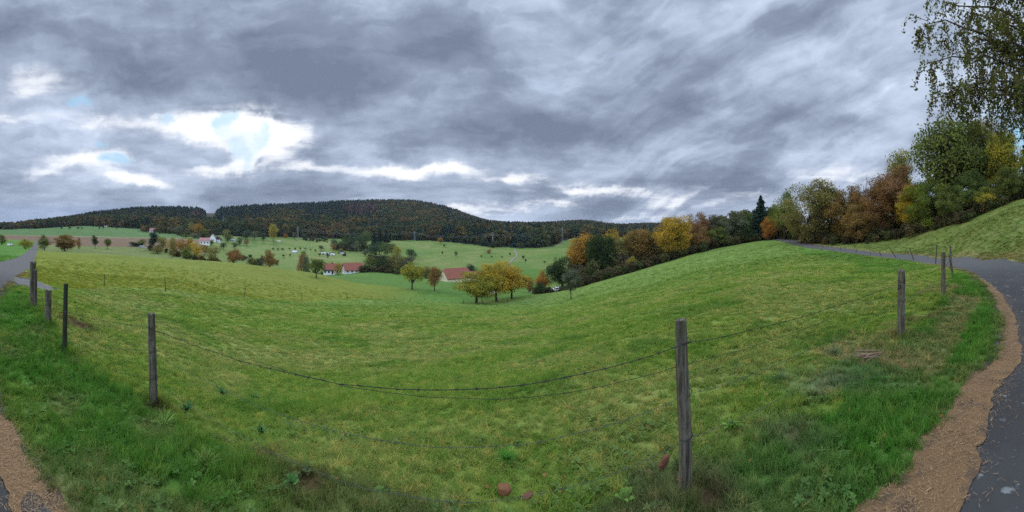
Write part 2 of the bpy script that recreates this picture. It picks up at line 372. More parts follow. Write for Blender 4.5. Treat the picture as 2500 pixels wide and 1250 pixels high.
class MB:
    def __init__(s): s.v = []; s.f = []
    def quad(s, a, b, c, d):
        k = len(s.v); s.v += [tuple(a), tuple(b), tuple(c), tuple(d)]; s.f.append((k, k+1, k+2, k+3)); return s
    def poly(s, pts):
        k = len(s.v); s.v += [tuple(p) for p in pts]; s.f.append(tuple(range(k, k+len(pts)))); return s
    def box(s, x0, x1, y0, y1, z0, z1):
        k = len(s.v)
        s.v += [(x, y, z) for z in (z0, z1) for x, y in ((x0, y0), (x1, y0), (x1, y1), (x0, y1))]
        s.f += [tuple(k+i for i in f) for f in ((3,2,1,0),(4,5,6,7),(0,1,5,4),(1,2,6,5),(2,3,7,6),(3,0,4,7))]
        return s
    def tube(s, path, rad, sides=6, caps=True, wob=0.0, rng=None):
        P = [np.array(p, float) for p in path]; k0 = len(s.v)
        for i, p in enumerate(P):
            t = P[min(i+1, len(P)-1)] - P[max(i-1, 0)]; t /= max(np.linalg.norm(t), 1e-9)
            u = np.cross(t, (0, 0, 1.0) if abs(t[2]) < .9 else (0, 1.0, 0)); u /= np.linalg.norm(u); w = np.cross(t, u)
            for j in range(sides):
                a = 2*pi*j/sides; q = rad[i]*(1 + (rng.uniform(-wob, wob) if rng is not None else 0))
                s.v.append(tuple(p + q*(cos(a)*u + sin(a)*w)))
        for i in range(len(P)-1):
            for j in range(sides):
                a = k0 + i*sides + j; b = k0 + i*sides + (j+1) % sides
                s.f.append((a, b, b+sides, a+sides))
        if caps:
            s.f.append(tuple(k0 + j for j in range(sides))[::-1])
            s.f.append(tuple(k0 + (len(P)-1)*sides + j for j in range(sides)))
        return s
    def mesh(s, name, mat, smooth=False):
        me = bpy.data.meshes.new(name); me.from_pydata(s.v, [], s.f)
        if smooth: me.polygons.foreach_set('use_smooth', [True]*len(me.polygons))
        if mat: me.materials.append(mat)
        me.update(); return me
    def build(s, name, mat, parent=None, smooth=False):
        o = bpy.data.objects.new(name, s.mesh(name, mat, smooth)); COL.objects.link(o)
        if parent: o.parent = parent
        return o

# ------------------------------------------------------------------ ground colours (albedo, by place)
XF_Y = [-5, .9, 4, 8.9, 13.1, 24.5, 36.7, 45.5, 54.5, 65.5, 70.8, 76]
XF_X = [-13, -13, -19, -26, -25.2, -26.3, -26.7, -25.6, -25, -24.4, -18, -8]
CR_P = [0, 90, 250, 400, 514, 600, 740, 800, 850, 900, 950, 1000, 1050, 1150]
CR_R = [110, 120, 106, 108, 112, 116, 120, 119, 122, 120, 114, 106, 96, 80]
FE_P = [-400, 0, 90, 250, 350, 400, 450, 514, 600, 700, 772, 850, 900, 960, 1050, 1150, 1200, 1300, 1350, 1362, 1400, 1460, 1600, 2600]
FE_R = [900, 850, 740, 690, 650, 600, 590, 560, 535, 585, 590, 580, 560, 540, 515, 470, 440, 432, 440, 480, 590, 600, 700, 900]
def forest_edge(px): return np.interp(px, FE_P, FE_R)
C_PAST = np.array((.140, .206, .033)); C_DRY = np.array((.245, .240, .078)); C_LUSH = np.array((.078, .176, .028))
C_MEAD = np.array((.160, .188, .026)); C_OLIVE = np.array((.125, .155, .046)); C_FAR = np.array((.132, .186, .046))
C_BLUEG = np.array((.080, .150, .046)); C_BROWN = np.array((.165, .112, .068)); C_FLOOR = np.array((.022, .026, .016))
C_GREENV = np.array((.082, .162, .030)); C_BANK = np.array((.118, .158, .036)); C_SLOPE = np.array((.126, .200, .042))
def sstep(x, a, b):
    t = np.clip((x - a)/(b - a), 0, 1); return t*t*(3 - 2*t)
def tint(x, y):
    x = np.asarray(x, float); y = np.asarray(y, float)
    r = np.hypot(x, y); px = 1250 + F*np.arctan2(x, y)
    n1 = fbm(x*.35, y*.35, 4); n2 = fbm(x*.9 + 31, y*.9, 4); n3 = fbm(x*.05 + 7, y*.05, 4)
    wob = (fbm(x*.03, y*.03, 3) - .5)
    def lerp(c, d, f): return c*(1 - f[:, None]) + d*f[:, None]
    c = np.tile(C_FAR, (len(x), 1))
    c = lerp(c, C_GREENV, sstep(wob + (px > 1180)*.1, .05, .2)*(r > 150)*.6)
    # pale tan strips on the far hill meadow
    c = lerp(c, np.array((.215, .215, .085)), sstep(n3, .55, .72)*(r > 220)*.55)
    # near pasture
    past = lerp(np.tile(C_PAST, (len(x), 1)), C_DRY, sstep(n1*.6 + n2*.4 + .10*sstep(r, 3, 12)*(1-sstep(r, 20, 45)), .46, .72)*.48)
    past = lerp(past, C_LUSH*.82, sstep(fbm(x*.55 + 60, y*.55, 3), .60, .76)*.55)
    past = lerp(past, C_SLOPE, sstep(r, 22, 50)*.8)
    inp = (r < 92)
    c = np.where(inp[:, None], past, c)
    # yellow meadow beyond the cross fence
    xf = np.interp(y, XF_Y, XF_X)
    cr = np.interp(px, CR_P, CR_R)
    mead = ((x < xf) | (y > 72)) & (r < cr + wob*6) & (px < 1160) & (px > -200)
    mm = lerp(np.tile(C_MEAD, (len(x), 1)), C_PAST*1.1, sstep(n3*.6+n2*.4, .5, .72)*.5)
    mm = lerp(mm, C_GREENV*1.15, sstep(px, 880, 1080))
    c = np.where(mead[:, None], mm, c)
    ol = (r >= cr + wob*6) & (r < 245) & (px < 700) & (px > -200)
    c = np.where(ol[:, None], C_OLIVE*(.85 + .5*n3[:, None]), c)
    gv = (r >= cr + wob*6) & (r < 250) & (px >= 640) & (px < 1330)
    c = np.where(gv[:, None], C_GREENV*(.9 + .3*n3[:, None]), c)
    # ploughed strip and green winter crop on the left
    br0 = np.interp(px, [0, 60, 120, 300, 480], [300, 300, 220, 232, 250]); br1 = np.interp(px, [0, 250, 480], [430, 405, 395])
    br = (px < 500) & (r > br0) & (r < br1)
    c = np.where(br[:, None], C_BROWN*(.85 + .3*n3[:, None]), c)
    bg_ = (px < 520) & (r >= br1) & (r < 900)
    c = np.where(bg_[:, None], C_BLUEG*(.9 + .25*n3[:, None]), c)
    ed = (px < 470) & (np.abs(r - br1 - 6) < 5)
    c = np.where(ed[:, None], np.array((.21, .22, .11)), c)
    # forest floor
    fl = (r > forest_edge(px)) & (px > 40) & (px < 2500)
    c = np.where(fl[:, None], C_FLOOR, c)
    # right bank and slope beside the lane
    d, s = seg_dist(np.where(r < 300, x, 999), np.where(r < 300, y, 999), EDGE)
    d = np.where(r < 300, d, 999)
    bank = (s > 0) & (d > ROADW) & (px > 1800) & (r < 300)
    bb = lerp(np.tile(C_BANK, (len(x), 1)), C_DRY, sstep(n1, .5, .75)*.35)
    bb = lerp(bb, np.array((.19, .155, .06)), (1 - sstep(d, ROADW + .4, ROADW + 1.6))*.7)
    c = np.where(bank[:, None], bb, c)
    lf = (s > 0) & (d > ROADW) & (px <= 1250) & (r < 260)
    c = np.where(lf[:, None], np.array((.078, .178, .028))*(.85 + .4*n1[:, None]), c)
    # verge between fence and lane
    fy = np.interp(x, [-40, -12, -8.5, -5.4, -3.6, 1, 4.5, 7.3, 11.8], [.9, .9, .9, 1.1, 1.75, 1.74, 1.79, 1.84, 2.7])
    vg = (s < 0) & (y < fy + 1.3*(n1-.5) + .9*(n2-.5)) & (x > -12.5) & (x < 13) & (r < 15)
    vcol = lerp(np.tile(C_LUSH, (len(x), 1)), C_PAST*.85, sstep(n2*.5 + n1*.5, .48, .70)*.6)
    vcol = lerp(vcol, np.array((.150, .125, .055)), sstep(fbm(x*1.4 + 80, y*1.4, 4), .58, .72)*.40)
    midd = np.exp(-((x - .6)/1.6)**2)                                     # worn, drier middle in front of the viewer
    vcol = lerp(vcol, np.array((.120, .125, .052)), midd*sstep(n1*.5 + n2*.5, .38, .6)*.8)
    c = np.where(vg[:, None], vcol, c)
    # lusher strip under the lane on the right
    rl = (s < 0) & (d < 5.5) & (d > .8) & (px > 1950) & (px < 2300) & (r > 18)
    c = np.where(rl[:, None], lerp(c, C_LUSH*.95, np.full(len(x), .6)), c)
    # dry trodden line along the fence on the right and the left
    dt = (np.abs(y - fy) < .9) & (x > 3.5) & (x < 9)
    c = np.where(dt[:, None], lerp(c, np.array((.215, .185, .075)), sstep(n2, .42, .6)*.7), c)
    # grey green trampled herb patch right of the nearest post
    gp = np.exp(-((x - 2.5)/.9)**2 - ((y - 1.75)/.42)**2)*sstep(n2*.6 + n1*.4, .38, .6)
    c = lerp(c, np.array((.125, .150, .088)), np.clip(gp*1.1, 0, .85))
    # bare earth spots
    for (ex, ey, er) in BARE:
        f = np.exp(-(((x - ex)**2 + (y - ey)**2)/er**2))*sstep(n2, .3, .55)
        c = lerp(c, np.array((.075, .046, .026)), np.clip(f*1.3, 0, .95))
    # soil right at the lane edge
    so_ = (s < 0) & (d < .5) & (r < 25)
    c = np.where(so_[:, None], lerp(c, np.array((.150, .100, .055)), np.clip(1 - d/.5, 0, 1)*.9), c)
    # gravel gateway on the left
    gw = np.hypot((x + 15)/2.6, (y - 1.5)/1.0) < 1 + (n2 - .5)*.8
    c = np.where(gw[:, None], np.array((.14, .135, .125)), c)
    return c*(1 - .12*sstep(r, 40, 85))[:, None]  # shade between unbuilt grass blades painted into the far ground colour
BARE = [hit(a, b)[:2] + (q,) for a, b, q in ((650, 1115, .13), (745, 1180, .15), (1990, 1000, .17), (2260, 770, .38), (1930, 1065, .12), (1735, 1215, .10), (375, 1000, .16), (1060, 975, .10), (190, 790, .4), (560, 1090, .10))]
# ------------------------------------------------------------------ materials
MATS = {}
def material(name):
    if name in MATS: return MATS[name], None, None, None
    m = bpy.data.materials.new(name); m.use_nodes = True
    m.node_tree.nodes.clear()
    k = N(m.node_tree); o = k.new('ShaderNodeOutputMaterial')
    p = k.new('ShaderNodeBsdfPrincipled'); m.node_tree.links.new(p.outputs[0], o.inputs[0])
    MATS[name] = m
    return m, k, p, o
def bump(k, p, h, strength, dist):
    b = k.new('ShaderNodeBump'); k.put(b.inputs['Height'], h)
    b.inputs['Strength'].default_value = strength; b.inputs['Distance'].default_value = dist
    k.put(p.inputs['Normal'], b.outputs[0])
def simple(name, col, rough=.8, var=.25, scale=3.0, spec=.3, metal=0.0, bmp=0.0, bscale=40):
    m, k, p, o = material(name)
    if k is None: return m
    tcn = k.new('ShaderNodeTexCoord').outputs['Object']
    f = k.noise(tcn, scale, 5, .6)
    k.put(p.inputs['Base Color'], k.mix(f, c4([q*(1-var) for q in col]), c4([min(1, q*(1+var)) for q in col])))
    p.inputs['Roughness'].default_value = rough; p.inputs['Metallic'].default_value = metal
    p.inputs['Specular IOR Level'].default_value = spec
    if bmp: bump(k, p, k.noise(tcn, bscale, 4), bmp, .02)
    return m
# ground
M_GROUND, k, p, o = material('ground_cover')
att = k.new('ShaderNodeAttribute', attribute_name='tint').outputs['Color']
pos = k.new('ShaderNodeNewGeometry').outputs['Position']
camd = k.v('LENGTH', pos)                                # distance from the middle of the place: coarser tussocks in the open fields
na = k.noise(pos, 14.0, 5, .65); nb = k.noise(pos, 1.9, 6, .68); nc = k.noise(pos, .33, 5, .62)
ps = k.v('MULTIPLY', pos, (1.0, 1.0, 3.0))
nd = k.noise(ps, .8, 7, .7, .6)
nf = k.noise(pos, .05, 6, .68)
f1 = k.m('ADD', k.m('MULTIPLY', na, .5), k.m('MULTIPLY', nb, .7))
f1 = k.m('ADD', f1, k.m('MULTIPLY', nc, .5))
f1 = k.m('ADD', f1, k.m('MULTIPLY', nd, .5))
f1 = k.m('ADD', f1, k.m('MULTIPLY', nf, .35))            # mean about 1.27
gain_ = k.lin(f1, .95, 1.6, .55, 1.45)
colr = k.v('MULTIPLY', att, k.xyz(gain_, gain_, k.m('MULTIPLY', gain_, gain_)))
warm = k.mix(k.smooth(nb, .5, .68, 0, .22), colr, k.v('MULTIPLY', att, (1.6, 1.15, 1.1)))
dark = k.mix(k.smooth(nd, .36, .46, .38, 0), warm, k.v('MULTIPLY', att, (.42, .62, .45)))
k.put(p.inputs['Base Color'], dark)
p.inputs['Roughness'].default_value = .95; p.inputs['Specular IOR Level'].default_value = .08
bump(k, p, f1, .55, .35)
# asphalt
M_ASPH, k, p, o = material('asphalt')
pos = k.new('ShaderNodeNewGeometry').outputs['Position']
fine = k.noise(pos, 160, 3, .7); med = k.noise(pos, 9, 5, .6); big = k.noise(pos, .8, 4, .6)
base = k.mix(fine, (.016, .015, .013, 1), (.048, .046, .042, 1))
base = k.mix(k.smooth(big, .42, .62, 0, .35), base, (.055, .055, .054, 1))
far_ = k.smooth(k.v('LENGTH', pos), 9, 24.0)           # paler with distance from the viewer
base = k.mix(k.m('MULTIPLY', far_, .72), base, k.mix(fine, (.072, .069, .065, 1), (.115, .111, .104, 1)))
vor = k.new('ShaderNodeTexVoronoi', feature='F1'); k.put(vor.inputs['Vector'], k.v('ADD', pos, k.v('MULTIPLY', k.noise(pos, 12, 4, .6, col=True), (.16, .16, 0)))); vor.inputs['Scale'].default_value = 5.5
spot = k.m('MULTIPLY', k.smooth(vor.outputs['Distance'], .30, .20), k.smooth(med, .50, .60))
base = k.mix(k.m('MULTIPLY', spot, k.m('MULTIPLY', .75, k.m('SUBTRACT', 1.0, far_))), base, (.19, .20, .195, 1))
k.put(p.inputs['Base Color'], base)
p.inputs['Roughness'].default_value = .85; p.inputs['Specular IOR Level'].default_value = .3
bump(k, p, fine, .5, .01)
# fallen needles and straw on the lane edge
M_LITTER, k, p, o = material('needle_litter')
pos = k.new('ShaderNodeNewGeometry').outputs['Position']
f = k.noise(pos, 90, 6, .75, 1.5); g = k.noise(pos, 5, 5, .6)
b_ = k.mix(f, (.060, .033, .014, 1), (.340, .190, .074, 1))
b_ = k.mix(k.smooth(g, .50, .66, 0, .7), b_, (.060, .042, .028, 1))
k.put(p.inputs['Base Color'], b_); p.inputs['Roughness'].default_value = .95
bump(k, p, f, .8, .02)
M_NEEDLE, k, p, o = material('needle')
rnd = k.new('ShaderNodeNewGeometry').outputs['Random Per Island']
k.put(p.inputs['Base Color'], k.mix(rnd, (.11, .058, .024, 1), (.31, .20, .095, 1))); p.inputs['Roughness'].default_value = .8
# leaves : two-colour per tree (object properties), per-leaf variation
def leaf_mat(name, instanced=False, trans=.3):
    m = bpy.data.materials.new(name); m.use_nodes = True; m.node_tree.nodes.clear(); MATS[name] = m
    k = N(m.node_tree); o = k.new('ShaderNodeOutputMaterial')
    if instanced:
        a = k.new('ShaderNodeAttribute', attribute_name='tint', attribute_type='INSTANCER').outputs['Color']
        b = k.v('MULTIPLY', a, (.80, .84, .88))
    else:
        a = k.new('ShaderNodeObjectInfo').outputs['Color']
        b = k.new('ShaderNodeAttribute', attribute_name='second_colour', attribute_type='OBJECT').outputs['Color']
    rnd = k.new('ShaderNodeNewGeometry').outputs['Random Per Island']
    tco = k.new('ShaderNodeTexCoord').outputs['Object']
    f = k.smooth(k.noise(tco, 4.0 if not instanced else 2.5, 3, .6), .40, .60)
    f = k.m('ADD', f, k.m('MULTIPLY', k.m('SUBTRACT', rnd, .5), .4), clamp=True)
    c = k.mix(f, a, b)
    g = k.lin(rnd, 0, 1, .88 if instanced else .80, 1.12 if instanced else 1.22)
    c = k.v('MULTIPLY', c, k.xyz(g, g, g))
    d = k.new('ShaderNodeBsdfDiffuse'); k.put(d.inputs[0], c)
    t = k.new('ShaderNodeBsdfTranslucent'); k.put(t.inputs[0], k.v('MULTIPLY', c, (1.15, 1.15, .8)))
    x = k.new('ShaderNodeMixShader'); x.inputs[0].default_value = trans
    m.node_tree.links.new(d.outputs[0], x.inputs[1]); m.node_tree.links.new(t.outputs[0], x.inputs[2])
    m.node_tree.links.new(x.outputs[0], o.inputs[0])
    return m
M_LEAF = leaf_mat('leaves')
M_FLEAF = leaf_mat('forest_leaves', True, .2)
M_GRASS = leaf_mat('grass_blades', True, .35)
M_BARK = simple('bark', (.075, .060, .048), .95, .4, 6, .1, bmp=.6, bscale=25)
M_BARKG = simple('grey_bark', (.17, .165, .15), .95, .35, 5, .1)
# weathered post wood
M_POST, k, p, o = material('weathered_wood')
tco = k.new('ShaderNodeTexCoord').outputs['Object']
gr = k.noise(k.v('MULTIPLY', tco, (30, 30, 1.6)), 1.6, 6, .7, .4)
pt = k.noise(tco, 6, 5, .65); ms = k.noise(k.v('MULTIPLY', tco, (1, 1, .5)), 4.5, 5, .6)
b_ = k.mix(k.smooth(gr, .32, .68), (.026, .023, .017, 1), (.150, .134, .100, 1))
b_ = k.mix(k.smooth(pt, .52, .70, 0, .6), b_, (.185, .176, .142, 1))
b_ = k.mix(k.smooth(ms, .50, .66, 0, .6), b_, (.070, .082, .036, 1))
k.put(p.inputs['Base Color'], b_); p.inputs['Roughness'].default_value = .95; p.inputs['Specular IOR Level'].default_value = .15
bump(k, p, gr, 1.0, .012)
M_WIRE = simple('rusty_wire', (.030, .026, .024), .7, .3, 30, .4, .6)
M_WIREG = simple('galvanised_wire', (.050, .062, .056), .7, .3, 30, .3, .3)
M_STONE = simple('red_sandstone', (.135, .060, .034), .9, .45, 14, .2, bmp=.7, bscale=60)
M_BRICK = simple('brick_clay', (.175, .078, .036), .9, .4, 12, .2, bmp=.6, bscale=70)

# ------------------------------------------------------------------ ground sheet
def build_ground():
    f_az = np.arange(-102, 102.01, .25); b_az = np.arange(104, 257, 2.5)
    azs = np.radians(np.concatenate([f_az, b_az])); na_ = len(azs)
    A, RR = np.meshgrid(azs, RG, indexing='ij')
    x = (RR*np.sin(A)).ravel(); y = (RR*np.cos(A)).ravel()
    z, d = ground_z(x, y)
    r = RR.ravel()
    z = z - .06*np.clip((ROADW*.5 - .12 - d)/.25, 0, 1) - .10*np.clip((ROADW*.5 - .12 - d)/.25, 0, 1)*np.clip((r-40)/60, 0, 1)
    V = np.stack([x, y, z], 1)
    nr = len(RG)
    i = np.arange(na_)[:, None]; j = np.arange(nr - 1)[None, :]
    i2 = (i + 1) % na_
    Q = np.stack([i*nr + j, i*nr + j + 1, i2*nr + j + 1, i2*nr + j], 2).reshape(-1, 4)
    # close the centre
    V = np.vstack([V, [[0, 0, EYE - 1.6]]])
    o = mesh_np('ground', V, Q[:, ::-1], M_GROUND, smooth=True)
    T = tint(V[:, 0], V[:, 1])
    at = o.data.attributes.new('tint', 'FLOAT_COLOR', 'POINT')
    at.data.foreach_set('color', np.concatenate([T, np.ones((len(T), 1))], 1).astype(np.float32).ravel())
    tag(o, kind='structure')
    return o
GROUND = build_ground()
def ribbon(name, left, right, mat, nx, lift, lift_far=0.0, kind='structure'):
    n_ = len(left)
    t = np.linspace(0, 1, nx)
    P = left[:, None, :]*(1 - t)[None, :, None] + right[:, None, :]*t[None, :, None]
    x = P[..., 0].ravel(); y = P[..., 1].ravel()
    z, d = ground_z(x, y); r = np.hypot(x, y)
    V = np.stack([x, y, z + lift + lift_far*np.clip((r - 30)/100, 0, 3)], 1)
    i = np.arange(n_ - 1)[:, None]; j = np.arange(nx - 1)[None, :]
    Q = np.stack([i*nx + j, i*nx + j + 1, (i+1)*nx + j + 1, (i+1)*nx + j], 2).reshape(-1, 4)
    o = mesh_np(name, V, Q[:, ::-1], mat, smooth=True)
    tag(o, kind=kind)
    return o
wob = (fbm(EDGE[:, 0]*1.3, EDGE[:, 1]*1.3, 3) - .5)*.22
ribbon('road', EDGE + NRM*(wob - .34*((np.abs(EDGE[:, 0]) < 11) & (np.hypot(EDGE[:, 0], EDGE[:, 1]) < 12)))[:, None], EDGE + NRM*(ROADW + .1*np.sin(np.arange(len(EDGE))*.7))[:, None], M_ASPH, 9, .006, .05)
# gateway gravel sheet is part of the ground; needles gathered on the lane edge
LIT = catmull([(-4.6,-.25),(-3.3,-.12),(-2.93,.10),(-2.23,.30),(-1.84,.45),(-.9,.72),(.2,.85),(1.0,.92),(1.6,.90),(1.95,.78),(2.36,.74),(2.72,.67),(3.44,.60),(3.88,.36),(5.19,.36),(7.07,.64),(8.5,.95),(9.9,1.32),(12,1.9)], .04)
tl = np.gradient(LIT, axis=0); tl /= np.linalg.norm(tl, axis=1)[:, None]
nl = np.stack([tl[:, 1], -tl[:, 0]], 1)
rgl = np.hypot(LIT[:, 0], LIT[:, 1])
wid = np.interp(LIT[:, 0], [-4.6, -3.3, -2.2, -1.5, 0, 1.7, 2.0, 2.4, 2.9, 3.5, 4.5, 6.5, 9, 12], [.08, .22, .29, .36, .5, .46, .46, .36, .40, .36, .25, .25, .22, .04])
e1 = (fbm(LIT[:, 0]*4, LIT[:, 1]*4, 4) - .5)*.16; e2 = (fbm(LIT[:, 0]*5.1 + 40, LIT[:, 1]*5.1, 5) - .5)*.30
ribbon('leaf_litter', LIT + nl*e1[:, None], LIT + nl*(wid + e2*np.clip(wid*2, .2, 1))[:, None], M_LITTER, 7, .013, kind='stuff')
# ================================================================== trees
def unit(v): return v / np.maximum(np.linalg.norm(v, axis=-1, keepdims=True), 1e-9)
def leaf_quads(P, nrm, size, rng, droop=0.0, aspect=.6):
    """P Nx3 leaf centres, nrm preferred normals -> verts, quads (each leaf its own island)"""
    n_ = len(P)
    nn = unit(nrm*.7 + rng.normal(size=(n_, 3))*.75)
    u = unit(np.cross(nn, rng.normal(size=(n_, 3)))); w = np.cross(nn, u)
    if droop: w = unit(w + np.array((0, 0, -droop)))
    s = (size*(.6 + .8*rng.random(n_)))[:, None]
    a = P - w*s*.5; c = P + w*s*.5; b = P + u*s*aspect*.5 + w*s*.08; d = P - u*s*aspect*.5 + w*s*.08
    V = np.stack([a, b, c, d], 1).reshape(-1, 3)
    return V, np.arange(4*n_).reshape(-1, 4)
def limb_path(p0, p1, rng, bend=.12, k=6, up=.0):
    t = np.linspace(0, 1, k)[:, None]; L = np.linalg.norm(np.array(p1) - p0)
    P = np.array(p0)*(1-t) + np.array(p1)*t
    P[1:-1] += rng.normal(size=(k-2, 3))*L*bend*.35
    P[:, 2] += (np.sin(pi*t[:, 0])*up*L)
    return P
PROTO = {}
def make_proto(kind, seed):
    """trunk mesh + crown mesh of a tree one unit tall and one unit wide"""
    key = (kind, seed)
    if key in PROTO: return PROTO[key]
    rng = np.random.default_rng(1000 + seed*17 + sum(map(ord, kind)))
    K = dict(
        orchard=dict(b=.20, nl=30, lr=(.09, .20), n=5200, ls=.034, cz=.58, rz=.42, rx=.46, stem=.030, limbs=9, fork=.24, env='dome'),
        cherry=dict(b=.16, nl=46, lr=(.08, .17), n=9000, ls=.030, cz=.55, rz=.44, rx=.46, stem=.028, limbs=11, fork=.22, env='dome'),
        tall=dict(b=.10, nl=34, lr=(.10, .2), n=7500, ls=.030, cz=.55, rz=.45, rx=.44, stem=.028, limbs=10, fork=.25, env='egg'),
        big=dict(b=.08, nl=70, lr=(.08, .16), n=19000, ls=.026, cz=.56, rz=.45, rx=.46, stem=.032, limbs=14, fork=.2, env='dome'),
        bush=dict(b=.0, nl=40, lr=(.09, .19), n=8000, ls=.028, cz=.48, rz=.52, rx=.46, stem=.018, limbs=9, fork=.03, env='egg'),
        wild=dict(b=.02, nl=80, lr=(.06, .14), n=19000, ls=.025, cz=.50, rz=.50, rx=.47, stem=.022, limbs=16, fork=.05, env='egg'),
        dome=dict(b=.0, nl=95, lr=(.06, .12), n=24000, ls=.021, cz=.47, rz=.53, rx=.47, stem=.024, limbs=14, fork=.05, env='egg'),
        sparse=dict(b=.15, nl=40, lr=(.06, .15), n=7500, ls=.030, cz=.58, rz=.42, rx=.44, stem=.022, limbs=22, fork=.28, env='egg'),
        bare=dict(b=.2, nl=30, lr=(.05, .1), n=160, ls=.02, cz=.6, rz=.42, rx=.45, stem=.02, limbs=34, fork=.3, env='dome'),
        mid=dict(b=.05, nl=16, lr=(.13, .24), n=1100, ls=.062, cz=.52, rz=.48, rx=.46, stem=.03, limbs=5, fork=.2, env='egg'),
        dot=dict(b=.24, nl=8, lr=(.17, .26), n=320, ls=.11, cz=.62, rz=.38, rx=.45, stem=.045, limbs=4, fork=.26, env='dome'),
    )[kind]
    T = MB(); V = None
    # crown lobes
    lobes = []
    k = 0
    while len(lobes) < K['nl'] and k < 4000:
        k += 1
        d = unit(rng.normal(size=3)); rad = rng.random()**.42
        c = np.array((d[0]*K['rx'], d[1]*K['rx'], d[2]*K['rz']))*rad
        z = c[2]/K['rz']
        if K['env'] == 'egg':
            c[:2] *= 1 - .28*max(0, z)
        elif z < -.25: c[:2] *= .92
        lr = rng.uniform(*K['lr']); c = c*(.80 + .42*vnoise(d[0]*2.3 + 7*seed, d[1]*2.3 + d[2]*1.7))
        c = c*(1 - lr/K['rx']*.75) + (0, 0, K['cz'])
        if c[2] - lr*.6 < K['b']: continue
        if any(np.linalg.norm(c - q) < .62*min(lr, l2) for q, l2 in lobes): continue
        lobes.append((c, lr))
    C = np.array([q for q, _ in lobes]); Lr = np.array([q for _, q in lobes])
    wgt = Lr**2*rng.uniform(.55, 1.5, len(Lr)); wgt /= wgt.sum()
    idx = rng.choice(len(C), K['n'], p=wgt)
    d = unit(rng.normal(size=(K['n'], 3)) + (0, 0, .25))
    flat = kind in ('big', 'cherry', 'orchard', 'tall')
    rad = (.50 + .55*rng.random(K['n'])**.6) if flat else (.35 + .68*rng.random(K['n'])**.6)
    sq = np.array((1.18, 1.18, .68)) if flat else np.array((1.1, 1.1, .82))
    P = C[idx] + d*sq*(Lr[idx]*rad)[:, None]
    P += rng.normal(size=P.shape)*.012
    # stray sprays leaving the outline
    m = rng.random(len(P)) < .06
    P[m] += unit(P[m] - (0, 0, K['cz']))*(.01 + .05*rng.random((m.sum(), 1)))
    P = P[P[:, 2] > max(.0, K['b']*.6)]
    zt = np.percentile(P[:, 2], 99.6); zb = P[:, 2].min(); P[:, 2] = zb + (P[:, 2] - zb)*(.985 - zb)/(zt - zb)
    hx = np.percentile(np.hypot(P[:, 0], P[:, 1]), 98.5); C = C*np.array((.49/hx, .49/hx, (.985 - zb)/(zt - zb))); P[:, :2] *= .49/hx
    Vl, Q = leaf_quads(P, unit(P - (0, 0, K['cz'])) + (0, 0, .3), K['ls'], rng, droop=.35, aspect=.75)
    # wood
    fz = K['fork']; st = K['stem']
    if kind in ('bush', 'wild', 'dome'):
        for s in range(6):
            a = 2*pi*s/6 + rng.uniform(-.4, .4); e = C[rng.integers(len(C))]
            T.tube(limb_path((cos(a)*.02, sin(a)*.02, -.03), e*(.9, .9, .85), rng, .25, 6, .02), np.linspace(st*.9, st*.2, 6), 6)
    else:
        lean = rng.normal(size=2)*.025
        T.tube([(0, 0, -.05), (0, 0, .0), (lean[0]*.4, lean[1]*.4, fz*.5), (lean[0], lean[1], fz)], [st*1.45, st*1.15, st*.95, st*.85], 8)
        T.tube(limb_path((lean[0], lean[1], fz*.97), (lean[0]*2 + rng.normal()*.03, lean[1]*2 + rng.normal()*.03, .86), rng, .15, 7), np.linspace(st*.8, st*.14, 7), 6)
        sel = rng.permutation(len(C))[:K['limbs']]
        for q in sel:
            z0 = fz*rng.uniform(.9, 1.25); e = C[q]
            pth = limb_path((lean[0], lean[1], z0), e, rng, .22, 6, .05)
            T.tube(pth, np.linspace(st*.5, st*.10, 6), 5)
            for s in range(2 if kind not in ('bare', 'sparse') else 5):
                b0 = pth[rng.integers(2, 5)]
                T.tube(limb_path(b0, b0 + unit(rng.normal(size=3) + (0, 0, .6))*rng.uniform(.08, .2), rng, .2, 4), np.linspace(st*.2, st*.04, 4), 4)
    tm = T.mesh(kind + '_trunk', M_BARK, True)
    co = mesh_np(kind + '_crown', Vl, Q, M_LEAF)
    cm = co.data; bpy.data.objects.remove(co)
    PROTO[key] = (tm, cm); return PROTO[key]
def make_conifer(seed):
    key = ('conifer', seed)
    if key in PROTO: return PROTO[key]
    rng = np.random.default_rng(500 + seed)
    T = MB().tube([(0, 0, -.04), (0, 0, .3), (0, 0, .7), (0, 0, .99)], [.022, .018, .010, .002], 7)
    Ps = []; Ns = []
    for z in np.linspace(.05, .975, 36):
        R_ = .5*(1 - z)**.82*(.8 + .35*rng.random()) + .012
        nb = int(8 + 12*(1 - z))
        for b in range(nb):
            a = rng.uniform(0, 2*pi); rr = R_*rng.uniform(.65, 1.12)
            kk = int(6 + 40*rr)
            t = rng.random(kk)**.7
            sag = -.10*rr*np.sin(t*pi*.7) + .02*t
            px_ = cos(a)*rr*t + rng.normal(size=kk)*.018*(1.1 - t); py_ = sin(a)*rr*t + rng.normal(size=kk)*.018*(1.1 - t)
            Ps.append(np.stack([px_, py_, z + sag + rng.normal(size=kk)*.006], 1)); Ns.append(np.tile((cos(a)*.3, sin(a)*.3, 1.), (kk, 1)))
            if z < .85: T.tube([(0, 0, z), (cos(a)*rr*.8, sin(a)*rr*.8, z - .05*rr)], [.005, .001], 4, False)
    P = np.vstack(Ps); Nn = np.vstack(Ns)
    V, Q = leaf_quads(P, Nn, .050, rng, droop=.6, aspect=.6)
    co = mesh_np('conifer_crown', V, Q, M_LEAF); cm = co.data; bpy.data.objects.remove(co)
    PROTO[key] = (T.mesh('conifer_trunk', M_BARK, True), cm); return PROTO[key]

